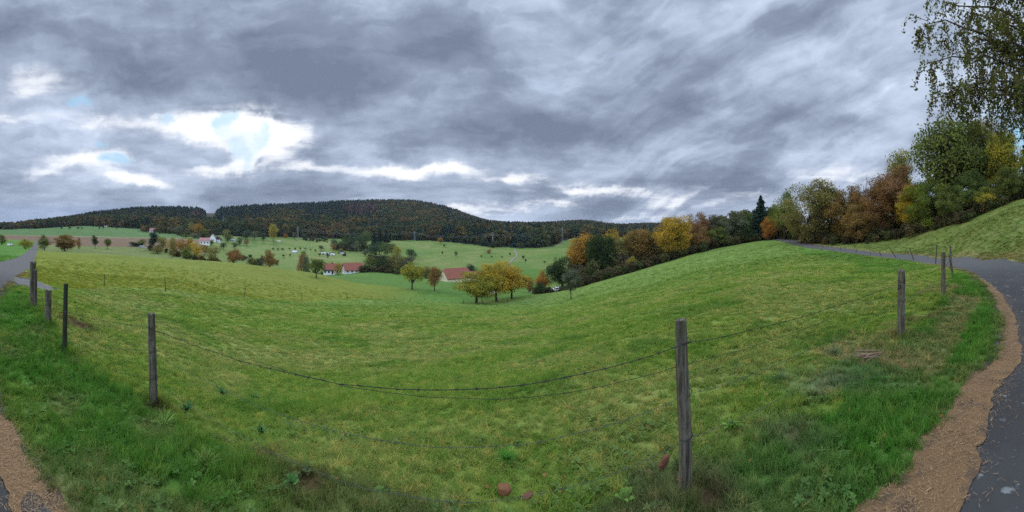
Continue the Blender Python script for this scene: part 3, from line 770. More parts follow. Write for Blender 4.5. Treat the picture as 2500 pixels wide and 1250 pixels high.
SP = {  # first colour, second colour (leaf albedo)
 'olive': ((.112, .132, .034), (.066, .084, .025)), 'gold': ((.33, .205, .028), (.195, .145, .026)), 'amber': ((.29, .155, .030), (.185, .110, .026)),
 'ochre': ((.36, .245, .030), (.20, .165, .028)), 'yolive': ((.26, .225, .034), (.130, .138, .027)), 'dgreen': ((.045, .068, .026), (.026, .042, .018)),
 'green': ((.090, .122, .035), (.056, .080, .026)), 'brown': ((.205, .128, .042), (.125, .086, .030)), 'rust': ((.230, .125, .045), (.140, .085, .034)),
 'red': ((.215, .118, .062), (.140, .088, .044)), 'spruce': ((.026, .052, .036), (.016, .030, .022)), 'grey': ((.115, .125, .078), (.066, .078, .042)),
 'twig': ((.105, .098, .060), (.066, .062, .038)), 'orange': ((.33, .145, .034), (.22, .105, .028)), 'yellow': ((.31, .24, .045), (.20, .175, .035)),
 'olbrown': ((.185, .158, .052), (.120, .112, .038)), 'bgreen': ((.048, .075, .040), (.030, .050, .030)), 'lime': ((.150, .175, .032), (.070, .098, .024)),
}
SLN = 0
BASEY = {667:590, 697:582, 637:570, 560:583, 719:584, 745:585, 763:584, 790:588, 784:611, 815:612, 832:618, 1075:595, 1113:626, 1193:619, 1278:633, 573:606, 600:585, 622:586, 642:588, 585:598, 602:600, 838:612, 860:612, 884:612, 870:615, 816:608, 850:606, 874:606, 927:622,
         893:597, 928:594, 942:592, 914:600, 892:625, 915:628, 940:628, 957:622, 971:625, 1003:632, 1004:642, 556:592, 516:598, 545:608, 345:602, 322:602, 742:628, 369:567, 391:567, 500:597, 520:590, 533:592, 680:591, 568:589, 258:553,
         450:572, 468:574, 484:576, 498:577, 436:574, 415:571, 352:566, 408:568, 530:578, 552:580, 475:582, 452:582, 508:582}
def r_for(px, by, guess, lo=.6, hi=1.5):
    rr = np.linspace(guess*lo, guess*hi, 500); a = AZ(px)
    y = HOR - (base_z(rr*sin(a), rr*cos(a)) - EYE)/rr*F
    return float(rr[np.argmin(np.abs(y - by) + 1.5*np.abs(rr/guess - 1))])
def tree(name, kind, px, r, top, w, sp, label, cat='tree', group=None, seed=None, base=None, trunk_mat=None, rot=None):
    """px, top, w are read off the photograph, r is the distance in metres"""
    global SLN
    SLN += 1
    if base is not None or px in BASEY: r = r_for(px, base if base is not None else BASEY[px], r)
    a = AZ(px); x, y = r*sin(a), r*cos(a); z = GZ(x, y)
    H = (EYE - (top - HOR)/F*r) - z
    W = w/F*r
    H = max(H, .6)
    sd = SLN % 3 if seed is None else seed
    tm, cm = make_conifer(sd % 2) if kind == 'conifer' else make_proto(kind, sd)
    e = empty(name, (x, y, z), rot if rot is not None else (SLN*2.4) % 6.28)
    e.scale = (W, W, H)
    tag(e, label, cat, group)
    t = bpy.data.objects.new('trunk', tm); COL.objects.link(t); t.parent = e
    if trunk_mat:
        t.material_slots[0].link = 'OBJECT'; t.material_slots[0].material = trunk_mat
    c = bpy.data.objects.new('crown', cm); COL.objects.link(c); c.parent = e
    jit = random.Random(SLN)
    c1, c2 = SP[sp]; q = jit.uniform(.9, 1.12)
    q *= 1.3; c.color = (c1[0]*q, c1[1]*q, c1[2]*q, 1); c['second_colour'] = [c2[0]*q, c2[1]*q, c2[2]*q]
    return e
TT = [
 # --- in the valley below the pasture
 ('apple_tree','orchard',772,104,631,52,'olive','lone round apple tree with a dark forked trunk standing on the yellow meadow','tree',None),
 ('apple_tree','orchard',1006,101,641,70,'yolive','olive tree with a yellowing top, left of the small rust tree below the meadow','tree',None),
 ('birch_tree','tall',1061,101,651,42,'rust','slim rust orange tree just left of the cream gabled barn','tree',None),
 ('cherry_tree','cherry',1163,72,664,118,'yolive','broad yellow green cherry tree, leftmost of the three at the foot of the pasture','tree',None),
 ('cherry_tree','cherry',1212,76,638,104,'ochre','ochre cherry tree, tallest and middle of the three at the foot of the pasture','tree',None),
 ('cherry_tree','cherry',1249,80,648,98,'gold','golden orange cherry tree, right one of the three at the foot of the pasture','tree',None),
 ('pear_tree','sparse',1394,57,655,58,'grey','thin grey green pear tree with a crooked trunk alone on the right slope','tree',None),
 ('yew_tree','cherry',1372,95,628,82,'dgreen','dark round evergreen tree behind the thin grey pear tree','tree',None),
 ('maple_tree','bush',1325,100,660,42,'orange','orange bushy tree leaning against the dark evergreen','tree',None),
 ('shrub','bush',1318,88,688,40,'dgreen','low dark shrub in front of the orange bushy tree','shrub',None),
 ('shrub','bush',1292,108,676,34,'brown','dull brown shrub right of the golden cherry tree','shrub',None),
 ('shrub','bush',1412,104,668,50,'grey','grey green shrub at the foot of the amber wood edge','shrub',None),
 ('shrub','bush',1042,175,650,42,'olbrown','brownish rounded shrub behind the rust tree, left of the barn','shrub',None),
 ('shrub','bush',1150,178,645,36,'bgreen','bluish green shrub behind the right end of the red barn roof','shrub',None),
 # --- wood edge climbing to the right
 ('beech_tree','big',1432,100,572,96,'amber','amber beech tree at the lower left end of the right wood','tree',None),
 ('oak_tree','big',1468,92,574,84,'dgreen','dark green oak between the amber beech and the brown trees','tree',None),
 ('beech_tree','tall',1492,112,561,64,'gold','yellow crown rising behind the dark green oak','tree',None),
 ('ash_tree','big',1522,94,580,84,'olbrown','olive brown tree right of the dark green oak','tree',None),
 ('hornbeam_tree','big',1568,92,561,96,'brown','brown hornbeam in the middle of the lower wood','tree',None),
 ('hornbeam_tree','tall',1600,94,572,66,'olbrown','narrow olive brown tree directly left of the big golden maple','tree',None),
 ('maple_tree','bush',1541,82,626,38,'yellow','small yellow maple under the brown hornbeam at the wood edge','tree',None),
 ('maple_tree','big',1646,84,529,106,'gold','big golden maple with a ragged top, brightest tree of the right wood','tree',None),
 ('cherry_tree','sparse',1704,92,519,66,'red','thin reddish tree right of the big golden maple','tree',None),
 ('rowan_tree','bush',1712,86,556,66,'rust','dull red bush under the thin reddish tree','tree',None),
 ('willow_tree','sparse',1744,94,524,60,'twig','nearly leafless grey tree between the reddish and the grey green ones','tree',None),
 ('hazel_tree','wild',1750,88,556,70,'olive','dark olive hazel below the nearly leafless grey tree','tree',None),
 ('willow_tree','wild',1792,92,516,78,'grey','grey green willow left of the tall dark spruce','tree',None),
 ('alder_tree','bush',1818,90,548,60,'dgreen','dark low alder at the left foot of the spruce','tree',None),
 ('hornbeam_tree','dome',1496,106,578,76,'olbrown','dull olive hornbeam behind the gap between the green oak and the brown tree','tree',None),
 ('beech_tree','dome',1545,108,566,84,'olive','olive beech behind the upper left of the brown hornbeam','tree',None),
 ('hornbeam_tree','dome',1608,104,566,74,'brown','brown hornbeam touching the left side of the big golden maple','tree',None),
 ('ash_tree','dome',1690,102,546,72,'olbrown','dull ash right behind the big golden maple','tree',None),
 ('hornbeam_tree','dome',1728,104,536,74,'brown','brown hornbeam behind the thin reddish tree','tree',None),
 ('ash_tree','dome',1768,102,528,78,'olive','olive ash behind the nearly leafless grey tree','tree',None),
 ('hornbeam_tree','dome',1824,106,516,70,'green','green hornbeam behind the left side of the spruce','tree',None),
 ('hornbeam_tree','dome',1888,98,500,60,'olive','olive hornbeam between the spruce and the yellow green tree','tree',None),
 ('spruce_tree','conifer',1857,94,478,82,'spruce','tall dark blue green spruce on the crest beside the orange tree','tree',None),
 ('maple_tree','bush',1877,86,530,48,'orange','small orange maple in front of the spruce by the lane','tree',None),
 ('poplar_tree','bush',1918,80,462,86,'lime','yellow green tree between the orange maple and the grey olive willow','tree',None),
 ('willow_tree','dome',1988,66,441,172,'olbrown','wide grey olive willow with several pale stems beside the lane','tree',None),
 ('hazel_tree','dome',2066,63,455,130,'brown','ochre brown hazel right of the wide grey olive willow','tree',None),
 ('ash_tree','bare',2102,72,428,76,'twig','leafless ash with fine bare twigs above the hedge','tree',None),
 ('hawthorn_tree','dome',2132,60,446,128,'rust','rust coloured hawthorn in front of the reddish beech at the hedge foot','tree',None),
 ('beech_tree','dome',2186,62,404,160,'red','reddish brown beech left of the big green oak','tree',None),
 ('lime_tree','tall',2200,72,366,84,'yolive','green crown rising behind the reddish brown beech','tree',None),
 ('oak_tree','big',2330,60,296,216,'olive','biggest green oak with sky showing through its crown, above the hedge','tree',None),
 ('hazel_tree','dome',2272,54,432,140,'lime','yellow green hazel in front of the big green oak','tree',None),
 ('maple_tree','dome',2374,53,418,130,'green','green field maple under the right side of the big oak','tree',None),
 ('ash_tree','big',2448,57,322,112,'yolive','tall olive green ash right of the big oak','tree',None),
 ('hawthorn_tree','wild',2412,50,458,84,'yolive','low olive hawthorn at the upper end of the hedge','tree',None),
 ('oak_tree','big',2402,64,306,150,'olbrown','second large oak crown filling the gap right of the biggest one','tree',None),
 ('hawthorn_tree','wild',2226,57,452,96,'ochre','ochre hawthorn below the left rim of the biggest oak','tree',None),
 ('hazel_tree','wild',2322,51,452,92,'olive','olive hazel between the yellow green and the green bushes','tree',None),
 ('hawthorn_tree','wild',2092,57,500,80,'brown','low dull hawthorn at the hedge foot below the leafless ash','tree',None),
 ('hazel_tree','wild',2462,50,408,86,'olive','dark olive hazel below the tall ash at the upper hedge end','tree',None),
 ('fir_tree','conifer',2506,60,322,64,'spruce','dark fir at the right border of the photo beyond the field','tree',None),
 # --- left edge and along the left fields
 ('plum_tree','bush',108,150,573,36,'olive','round olive plum tree right of the far end of the lane','tree',None),
 ('willow_tree','wild',158,150,573,64,'brown','widest brown olive bush beside the far end of the lane','tree',None),
 ('plum_tree','mid',192,190,579,16,'rust','small rusty tree right of the widest brown bush','tree',None),
 ('pear_tree','orchard',232,205,574,20,'dgreen','small upright dark tree in front of the ploughed field','tree',None),
 ('apple_tree','orchard',262,205,582,23,'olive','small spreading apple tree in front of the ploughed field','tree',None),
 ('shrub','bush',4,185,572,26,'olive','olive shrub at the left border of the photo','shrub',None),
 ('shrub','bush',62,150,583,42,'yolive','ochre green shrub left of the far end of the lane','shrub',None),
 # --- orange row below the ploughed field
 ('shrub','mid',322,262,590,18,'dgreen','small dark shrub at the left end of the black shed','shrub',None),
 ('shrub','mid',345,250,583,36,'olive','olive shrub behind the black shed','shrub',None),
 ('pine_tree','tall',374,222,567,32,'spruce','dark green pine at the left end of the autumn row','tree',None),
 ('maple_tree','mid',396,222,577,36,'yolive','olive yellow tree right of the dark pine','tree',None),
 ('maple_tree','mid',424,214,583,38,'amber','orange brown tree in the left half of the autumn row','tree',None),
 ('shrub','bush',384,200,600,36,'olbrown','low olive brown shrub in front of the dark pine','shrub',None),
 ('pear_tree','mid',421,186,577,26,'olbrown','taller grey brown tree standing in front of the autumn row','tree',None),
 ('maple_tree','mid',447,216,582,34,'amber','amber tree in the middle of the autumn row','tree',None),
 ('maple_tree','mid',464,222,579,26,'gold','brightest orange yellow tree of the autumn row','tree',None),
 ('shrub','bush',455,186,601,34,'lime','yellow green shrub in front of the autumn row','shrub',None),
 ('maple_tree','mid',480,195,590,38,'ochre','ochre tree at the right end of the autumn row','tree',None),
 ('apple_tree','mid',500,165,598,38,'brown','brown apple tree at the end of the autumn row on the meadow rim','tree',None),
 ('apple_tree','mid',521,168,600,44,'olbrown','dull olive apple tree right of the brown one on the meadow rim','tree',None),
 ('apple_tree','orchard',571,146,607,50,'rust','round rust brown apple tree alone on the meadow rim','tree',None),
 ('apple_tree','orchard',659,150,610,38,'brown','brown egg shaped tree on the meadow rim left of the apple tree','tree',None),
 ('shrub','bush',615,158,627,34,'olive','olive hedge shrub left of the brown egg shaped tree','shrub',None),
 ('shrub','bush',632,162,630,30,'grey','grey hedge shrub touching the brown egg shaped tree','shrub',None),
 ('shrub','mid',545,240,592,22,'dgreen','dark evergreen shrub below the timber gabled house','shrub',None),
 ('shrub','mid',556,330,571,28,'green','green bushy tree right of the timber gabled house','shrub',None),
 ('shrub','mid',516,330,584,16,'dgreen','dark shrub in front of the white gabled house','shrub',None),
 ('maple_tree','mid',736,205,616,27,'rust','rust tree behind the lone apple tree','tree',None),
 ('shrub','bush',747,190,622,30,'grey','grey shrub behind the left side of the lone apple tree','shrub',None),
 ('pear_tree','mid',742,290,612,14,'green','small green tree above the rust tree','tree',None),
 ('cherry_tree','mid',826,205,642,26,'amber','thin orange tree between the two farmhouses','tree',None),
 # --- on the far meadow
 ('poplar_tree','tall',667,400,547,30,'yellow','tall yellow poplar on the far meadow above the pale hut','tree',None),
 ('cherry_tree','mid',697,470,570,13,'orange','small orange tree right of the tall yellow poplar','tree',None),
 ('cherry_tree','mid',637,520,559,12,'orange','small orange tree at the forest edge left of the yellow poplar','tree',None),
 ('cherry_tree','mid',560,430,573,20,'rust','rust red tree beside the green roofed shed','tree',None),
 ('shrub','mid',719,480,566,13,'grey','grey upright bush near the lattice mast on the far meadow','shrub',None),
 ('shrub','mid',745,475,570,16,'bgreen','blue green bush right of the lattice mast','shrub',None),
 ('shrub','mid',763,470,575,10,'bgreen','smaller blue green bush further right of the lattice mast','shrub',None),
 ('shrub','mid',790,470,576,16,'bgreen','wide blue green bush left of the dark grove','shrub',None),
 ('shrub','mid',784,400,599,17,'dgreen','dark bush at the left end of the caravans','shrub',None),
 ('shrub','mid',815,400,594,20,'brown','brown bush behind the caravans','shrub',None),
 ('shrub','mid',832,385,606,16,'olbrown','olive brown bush at the right end of the caravans','shrub',None),
 ('maple_tree','mid',1075,475,579,17,'amber','round amber tree standing alone on the far meadow top','tree',None),
 ('fir_tree','mid',1113,380,613,11,'green','small pointed green tree alone in the far meadow','tree',None),
 ('shrub','mid',1193,400,608,16,'rust','round rust bush on the far meadow','shrub',None),
 ('apple_tree','dot',1278,330,624,12,'dgreen','small dark apple tree beside the pale track','tree',None),
 ('pear_tree','mid',573,300,592,18,'dgreen','dark tree below the white gabled house','tree',None),
 ('alder_tree','mid',600,420,560,28,'bgreen','blue green tree in the grove left of the yellow poplar','tree',None),
 ('alder_tree','mid',622,410,563,26,'grey','grey green tree in the grove left of the yellow poplar','tree',None),
 ('alder_tree','mid',642,400,567,20,'bgreen','last small blue green tree before the yellow poplar','tree',None),
 ('alder_tree','mid',585,360,578,22,'grey','pale tree in front of the grove with white blossom like leaves','tree',None),
 ('shrub','mid',602,350,584,16,'rust','reddish shrub in front of the grove','shrub',None),
 # --- broadleaves before the far left forest
 ('maple_tree','mid',484,520,545,34,'amber','amber tree with a broad crown at the forest foot left of the notch','tree',None),
 ('maple_tree','mid',468,540,541,26,'olbrown','olive brown tree left of the amber one at the forest foot','tree',None),
 ('oak_tree','mid',450,530,548,26,'bgreen','blue green oak at the far forest foot right of the white houses','tree',None),
 ('oak_tree','mid',436,520,550,24,'grey','pale grey green tree right of the white gable end house','tree',None),
 ('birch_tree','mid',415,530,553,20,'grey','slim grey birch right behind the white gable end house','tree',None),
 ('maple_tree','mid',352,520,551,16,'rust','rust tree at the left end of the faded red roofed house','tree',None),
 ('shrub','mid',408,500,560,18,'dgreen','dark shrub at the right foot of the white gable end house','shrub',None),
 ('oak_tree','mid',498,510,557,28,'olive','olive oak right of the broad amber crown','tree',None),
 ('oak_tree','mid',530,500,557,26,'bgreen','blue green oak behind the timber gabled house','tree',None),
 ('maple_tree','mid',552,500,560,24,'olbrown','dull brown tree left of the green roofed shed at the forest foot','tree',None),
 ('shrub','mid',475,470,569,34,'grey','long grey hedge shrub in the middle above the autumn row','shrub',None),
 ('shrub','mid',452,470,571,30,'olive','olive hedge shrub left of the long grey one','shrub',None),
 ('shrub','mid',508,450,570,30,'bgreen','blue green hedge shrub right of the long grey one','shrub',None),
 # --- dark groves in the valley
 ('alder_tree','mid',838,430,578,30,'dgreen','dark rounded alder at the left end of the dark grove','tree',None),
 ('alder_tree','mid',860,420,577,34,'bgreen','blue green alder second from the left in the dark grove','tree',None),
 ('alder_tree','mid',884,420,575,32,'dgreen','dark alder in the middle of the dark grove','tree',None),
 ('willow_tree','mid',870,395,588,26,'grey','paler willow in front of the dark grove','tree',None),
 ('oak_tree','mid',893,470,564,40,'green','green oak behind the dark grove','tree',None),
 ('spruce_tree','conifer',928,450,560,26,'spruce','dark spruce at the right end of the dark grove','tree',None),
 ('spruce_tree','conifer',942,455,558,26,'spruce','last dark spruce of the grove beside the open hillside','tree',None),
 ('spruce_tree','conifer',914,455,563,22,'spruce','dark spruce left of the two at the end of the grove','tree',None),
 ('willow_tree','mid',892,300,608,24,'grey','grey willow at the left end of the valley thicket','tree',None),
 ('willow_tree','mid',915,300,594,42,'bgreen','large grey green willow in the valley thicket','tree',None),
 ('alder_tree','mid',940,310,592,38,'green','green alder in the middle of the valley thicket','tree',None),
 ('alder_tree','mid',957,320,594,24,'olive','olive alder behind the yellow willow','tree',None),
 ('willow_tree','mid',971,290,600,32,'yolive','yellow willow in the valley thicket','tree',None),
 ('oak_tree','mid',1003,285,607,34,'dgreen','dark round oak at the right end of the valley thicket','tree',None),
 ('alder_tree','mid',1004,262,624,32,'grey','pale grey shrubby tree below the dark round oak','tree',None),
 ('oak_tree','bush',908,222,627,56,'olive','dark olive oak right of the red farmhouse','tree',None),
 ('oak_tree','bush',938,216,623,58,'dgreen','dark tree in the middle of the hedge by the farmhouses','tree',None),
 ('willow_tree','bush',968,212,620,62,'olbrown','large dull brown willow at the right end of the hedge by the farmhouses','tree',None),
 ('willow_tree','bush',992,208,634,40,'grey','grey willow closing the right end of the farmhouse hedge','tree',None),
 ('alder_tree','mid',816,425,583,24,'bgreen','small blue green alder left of the dark grove','tree',None),
 ('alder_tree','mid',850,430,571,34,'dgreen','tall dark alder behind the left half of the dark grove','tree',None),
 ('alder_tree','mid',874,440,568,36,'bgreen','tall blue green alder behind the middle of the dark grove','tree',None),
 ('alder_tree','mid',927,305,588,40,'bgreen','tall blue green alder behind the valley thicket','tree',None),
 ('shrub','bush',896,212,646,26,'olive','low olive shrub beside the farmhouse gable','shrub',None),
]
for (nm, kd, px, r, top, w, sp, lab, cat, grp) in TT:
    tree(nm, kd, px, r, top, w, sp, lab, cat, grp)
rr_ = random.Random(5)
for px, y_ in [(667,607),(679,608),(690,608),(707,607),(721,608),(733,607),(746,607),(758,609),(770,612)]:
    tree('orchard_tree','dot',px,400 + rr_.uniform(-8, 8),y_ - 3 + rr_.uniform(-1, 1),8 + rr_.uniform(-1.5, 2),'green','tiny green tree in the upper orchard row on the far meadow','tree','upper orchard row on the far meadow', base=y_ + 4)
for px, r in [(692,629),(708,627),(738,622),(780,626),(846,612),(855,616),(800,630)]:
    tree('orchard_tree','dot',px,340,r - 8,8 + rr_.uniform(-1, 2),'dgreen','tiny dark tree scattered below the upper orchard row','tree','trees scattered below the orchard row', base=r)
for px in (150, 170, 190, 200, 243, 252, 285):
    tree('orchard_tree','dot',px,560,553 + rr_.uniform(-1, 2),7 + rr_.uniform(-2, 3),'dgreen','tiny dark tree on the green field below the left forest','tree','tiny trees on the green field on the left', base=561)
for px, r in [(1080,400),(1085,440),(1225,360),(1245,370),(1330,330),(1283,318),(1200,345),(1175,350)]:
    tree('orchard_tree','dot',px,r,{1080:613,1085:597,1225:625,1245:616,1330:637,1283:632,1200:624,1175:623}[px],7 + rr_.uniform(-1, 2),'dgreen','tiny dark tree dotted on the green hillside across the valley','tree','tiny trees on the hillside across the valley', base={1080:622,1085:604,1225:631,1245:625,1330:643,1283:641,1200:629,1175:629}[px])

# ------------------------------------------------------------------ scatter (only for what nobody could count)
def scatter(name, P, rot, scl, idx, tints, protos, kind='stuff', label=None):
    P = np.asarray(P, np.float32)
    me = bpy.data.meshes.new(name)
    me.vertices.add(len(P)); me.vertices.foreach_set('co', P.ravel())
    def at(nm, ty, data, key):
        a = me.attributes.new(nm, ty, 'POINT'); a.data.foreach_set(key, np.ascontiguousarray(data).ravel())
    at('rot', 'FLOAT_VECTOR', np.asarray(rot, np.float32), 'vector')
    at('scl', 'FLOAT_VECTOR', np.asarray(scl, np.float32), 'vector')
    at('idx', 'INT', np.asarray(idx, np.int32), 'value')
    at('tint', 'FLOAT_COLOR', np.concatenate([tints, np.ones((len(P), 1))], 1).astype(np.float32), 'color')
    o = bpy.data.objects.new(name, me); COL.objects.link(o)
    g = bpy.data.node_groups.new(name + '_nodes', 'GeometryNodeTree')
    g.interface.new_socket('Geometry', in_out='INPUT', socket_type='NodeSocketGeometry')
    g.interface.new_socket('Geometry', in_out='OUTPUT', socket_type='NodeSocketGeometry')
    gi = g.nodes.new('NodeGroupInput'); go = g.nodes.new('NodeGroupOutput')
    c = bpy.data.collections.new(name + '_kinds')
    for k_, pm in enumerate(protos):
        po = bpy.data.objects.new('%s_kind_%02d' % (name, k_), pm); c.objects.link(po)
    ci = g.nodes.new('GeometryNodeCollectionInfo'); ci.inputs['Collection'].default_value = c
    ci.inputs['Separate Children'].default_value = True; ci.inputs['Reset Children'].default_value = True
    ip = g.nodes.new('GeometryNodeInstanceOnPoints'); ip.inputs['Pick Instance'].default_value = True
    def na(nm, ty):
        q = g.nodes.new('GeometryNodeInputNamedAttribute'); q.data_type = ty; q.inputs['Name'].default_value = nm
        return next(s for s in q.outputs if s.enabled and s.name == 'Attribute')
    L = g.links.new
    L(gi.outputs[0], ip.inputs['Points']); L(ci.outputs[0], ip.inputs['Instance'])
    L(na('idx', 'INT'), ip.inputs['Instance Index'])
    e2r = g.nodes.new('FunctionNodeEulerToRotation'); L(na('rot', 'FLOAT_VECTOR'), e2r.inputs[0]); L(e2r.outputs[0], ip.inputs['Rotation'])
    L(na('scl', 'FLOAT_VECTOR'), ip.inputs['Scale'])
    L(ip.outputs[0], go.inputs[0])
    md = o.modifiers.new('scatter', 'NODES'); md.node_group = g
    tag(o, label, None, None, kind)
    return o
def blob_mesh(nm, seed, n_, ls, lobes, conic=False):
    rng = np.random.default_rng(seed)
    if conic:
        z = rng.random(n_)**1.25; a = rng.uniform(0, 2*pi, n_); q = (1 - z)**.85*(.6 + .4*rng.random(n_))*.5
        q = q*(.75 + .25*np.sin(z*38 + rng.uniform(0, 6)))
        P = np.stack([np.cos(a)*q, np.sin(a)*q, z*.97 + .02], 1); nn = np.stack([np.cos(a), np.sin(a), np.full(n_, .9)], 1)
    else:
        C = np.stack([rng.uniform(-.26, .26, lobes), rng.uniform(-.26, .26, lobes), rng.uniform(.34, .80, lobes)], 1); Lr = rng.uniform(.15, .25, lobes)
        i = rng.integers(0, lobes, n_); d = unit(rng.normal(size=(n_, 3)) + (0, 0, .35))
        P = C[i] + d*(Lr[i]*(.65 + .4*rng.random(n_)))[:, None]; nn = d
        low = int(n_*.15); P[:low, 2] = rng.uniform(.05, .4, low); P[:low, :2] *= .9
    V, Q = leaf_quads(P, nn, ls, rng, .2, .85)
    k = len(V)
    o = mesh_np(nm, V, Q, M_FLEAF); me = o.data; bpy.data.objects.remove(o)
    return me
FP = [blob_mesh('forest_tree_%d' % s, 70 + s, 420, .19, 9) for s in range(6)] + [blob_mesh('forest_conifer_%d' % s, 90 + s, 340, .14, 0, True) for s in range(4)]
def forest():
    rng = np.random.default_rng(11)
    P = []; S = []; I = []; T = []
    def add(px, r, conif, h, w, col):
        a = AZ(px); x, y = r*np.sin(a), r*np.cos(a); z = ground_z(x, y)[0]
        n_ = len(px); P.append(np.stack([x, y, z - .5], 1)); S.append(np.stack([w, w, h], 1))
        I.append(np.where(conif, rng.integers(6, 10, n_), rng.integers(0, 6, n_))); T.append(col)
    # candidate points by ring, even spacing on the ground
    px_l, r_l = [], []
    r = 420.0
    while r < 2600:
        sp = 9.5 if r < 760 else (9.5 if r < 1150 else 11.5 if r < 1700 else 15)
        m = int((1640 + 60)/F*r/sp)
        px_l.append(rng.uniform(-60, 1640, m)); r_l.append(np.full(m, r) + rng.uniform(-.5, .5, m)*sp)
        r += sp
    px = np.concatenate(px_l); r = np.concatenate(r_l)
    fe = forest_edge(px) + (fbm(px*.03, px*0, 3) - .5)*28
    keep = (r > fe)
    nt_ = np.abs(px - 514 - .8*np.sin(r*.05)); keep &= ~((nt_ < 9.5 + 5*rng.random(len(px))) & (r > 830))      # cleared strip under the power line
    keep &= ~((px > 536) & (px < 552) & (r > 650) & (r < 950))
    keep &= ~((px < 110) & (r > 1700)) & ~((px > 1362) & (px < 1500) & (r < 560))
    keep &= (r < np.interp(px, [0, 300, 514, 1000, 1100, 1200, 1350, 1640], [1350, 1300, 1280, 1650, 1750, 2300, 2400, 2500]))
    px = px[keep]; r = r[keep]; fe = fe[keep]
    a = AZ(px); x = r*np.sin(a); y = r*np.cos(a)
    n1 = fbm(x*.008 + 5, y*.008, 3); n2 = fbm(x*.03 + 1, y*.03, 3); u = rng.random(len(px))
    deep = (r - fe)
    # conifers on the upper hill and in patches at the edge
    pc = np.clip((deep - 150)/260, 0, 1)*.95
    pc = np.where((n1 > .56), np.maximum(pc, .6), pc)
    autumn = np.exp(-((px - 1000)/75.)**2 - ((r - 1000)/330.)**2) + np.exp(-((px - 690)/32.)**2 - ((r - 900)/160.)**2)
    pc = pc*(1 - np.clip(autumn*1.5, 0, 1))
    pc = np.where((px > 1180) & (px < 1260) & (deep < 90), .75, pc)
    pc = np.where((px > 1110), np.minimum(pc, np.where(deep > 600, .2, .5)), pc)
    conif = u < pc
    dead = (np.exp(-((px - 880)/52.)**2 - ((r - 1100)/170.)**2) + np.exp(-((px - 490)/20.)**2 - ((r - 960)/160.)**2)) > .45
    pal = np.array([(.052, .074, .034), (.074, .082, .033), (.104, .086, .036), (.145, .108, .040), (.134, .089, .040), (.054, .074, .038), (.105, .078, .044)])
    pr = np.clip(fbm(x*.022 + 40, y*.022, 3)*1.9 - .45 + rng.normal(size=len(px))*.10, 0, 1); pq = np.clip(fbm(x*.018 + 80, y*.018, 3)*1.9 - .45 + rng.normal(size=len(px))*.12, 0, 1)
    at = .30 + .55*np.clip(autumn, 0, 1) + .45*(n2 - .5) + .22*(deep < 60)
    ci = np.where(pr < .42 - .35*np.clip(autumn, 0, 1), 0, np.where(pr < .62, 1, 2)); ci = np.where(pq < at*.62, np.where(rng.random(len(px)) < .7, 3, 4), ci)
    ci = np.where((rng.random(len(px)) < .14), 5, ci); ci = np.where((px > 1120) & (deep > 250) & (rng.random(len(px)) < .5), 6, ci)
    col = pal[ci]
    cc = np.array((.030, .053, .043))*(.85 + .35*rng.random(len(px)))[:, None]
    col = np.where(conif[:, None], cc, col*(.86 + .28*rng.random(len(px)))[:, None])
    col = np.where((dead & (rng.random(len(px)) < .75))[:, None], np.array((.110, .072, .064))*(.8 + .5*rng.random(len(px)))[:, None], col)
    h = np.where(conif, rng.uniform(17, 26, len(px)), rng.uniform(12, 25, len(px)))
    h = h*np.where(deep < 12, .8, 1)*np.interp(px, [0, 120, 400], [.75, .85, 1])
    h = np.where(r > 1750, h*.8, h)
    h = np.where((np.abs(px - 514) < 26) & (r > 830), h*np.interp(np.abs(px - 514), [9, 26], [.35, 1]), h)
    w = np.where(conif, h*rng.uniform(.42, .62, len(px)), h*rng.uniform(.7, 1.1, len(px)))
    w = w*np.where(r > 1150, 1.25, 1)
    add(px, r, conif, h, w, col)
    # low far wood on the skyline at the left
    m = 500; pxx = rng.uniform(-60, 140, m); rx = rng.uniform(1000, 1500, m)
    add(pxx, rx, rng.random(m) < .3, rng.uniform(10, 17, m), rng.uniform(10, 16, m), np.tile((.03, .042, .03), (m, 1)))
    P_ = np.vstack(P); n_ = len(P_)
    rot = np.zeros((n_, 3)); rot[:, 2] = rng.uniform(0, 6.28, n_)
    print('forest trees', n_)
    return scatter('forest', P_, rot, np.vstack(S), np.concatenate(I), np.vstack(T), FP, label='autumn forest of broadleaves and dark conifers covering the far hills')
forest()
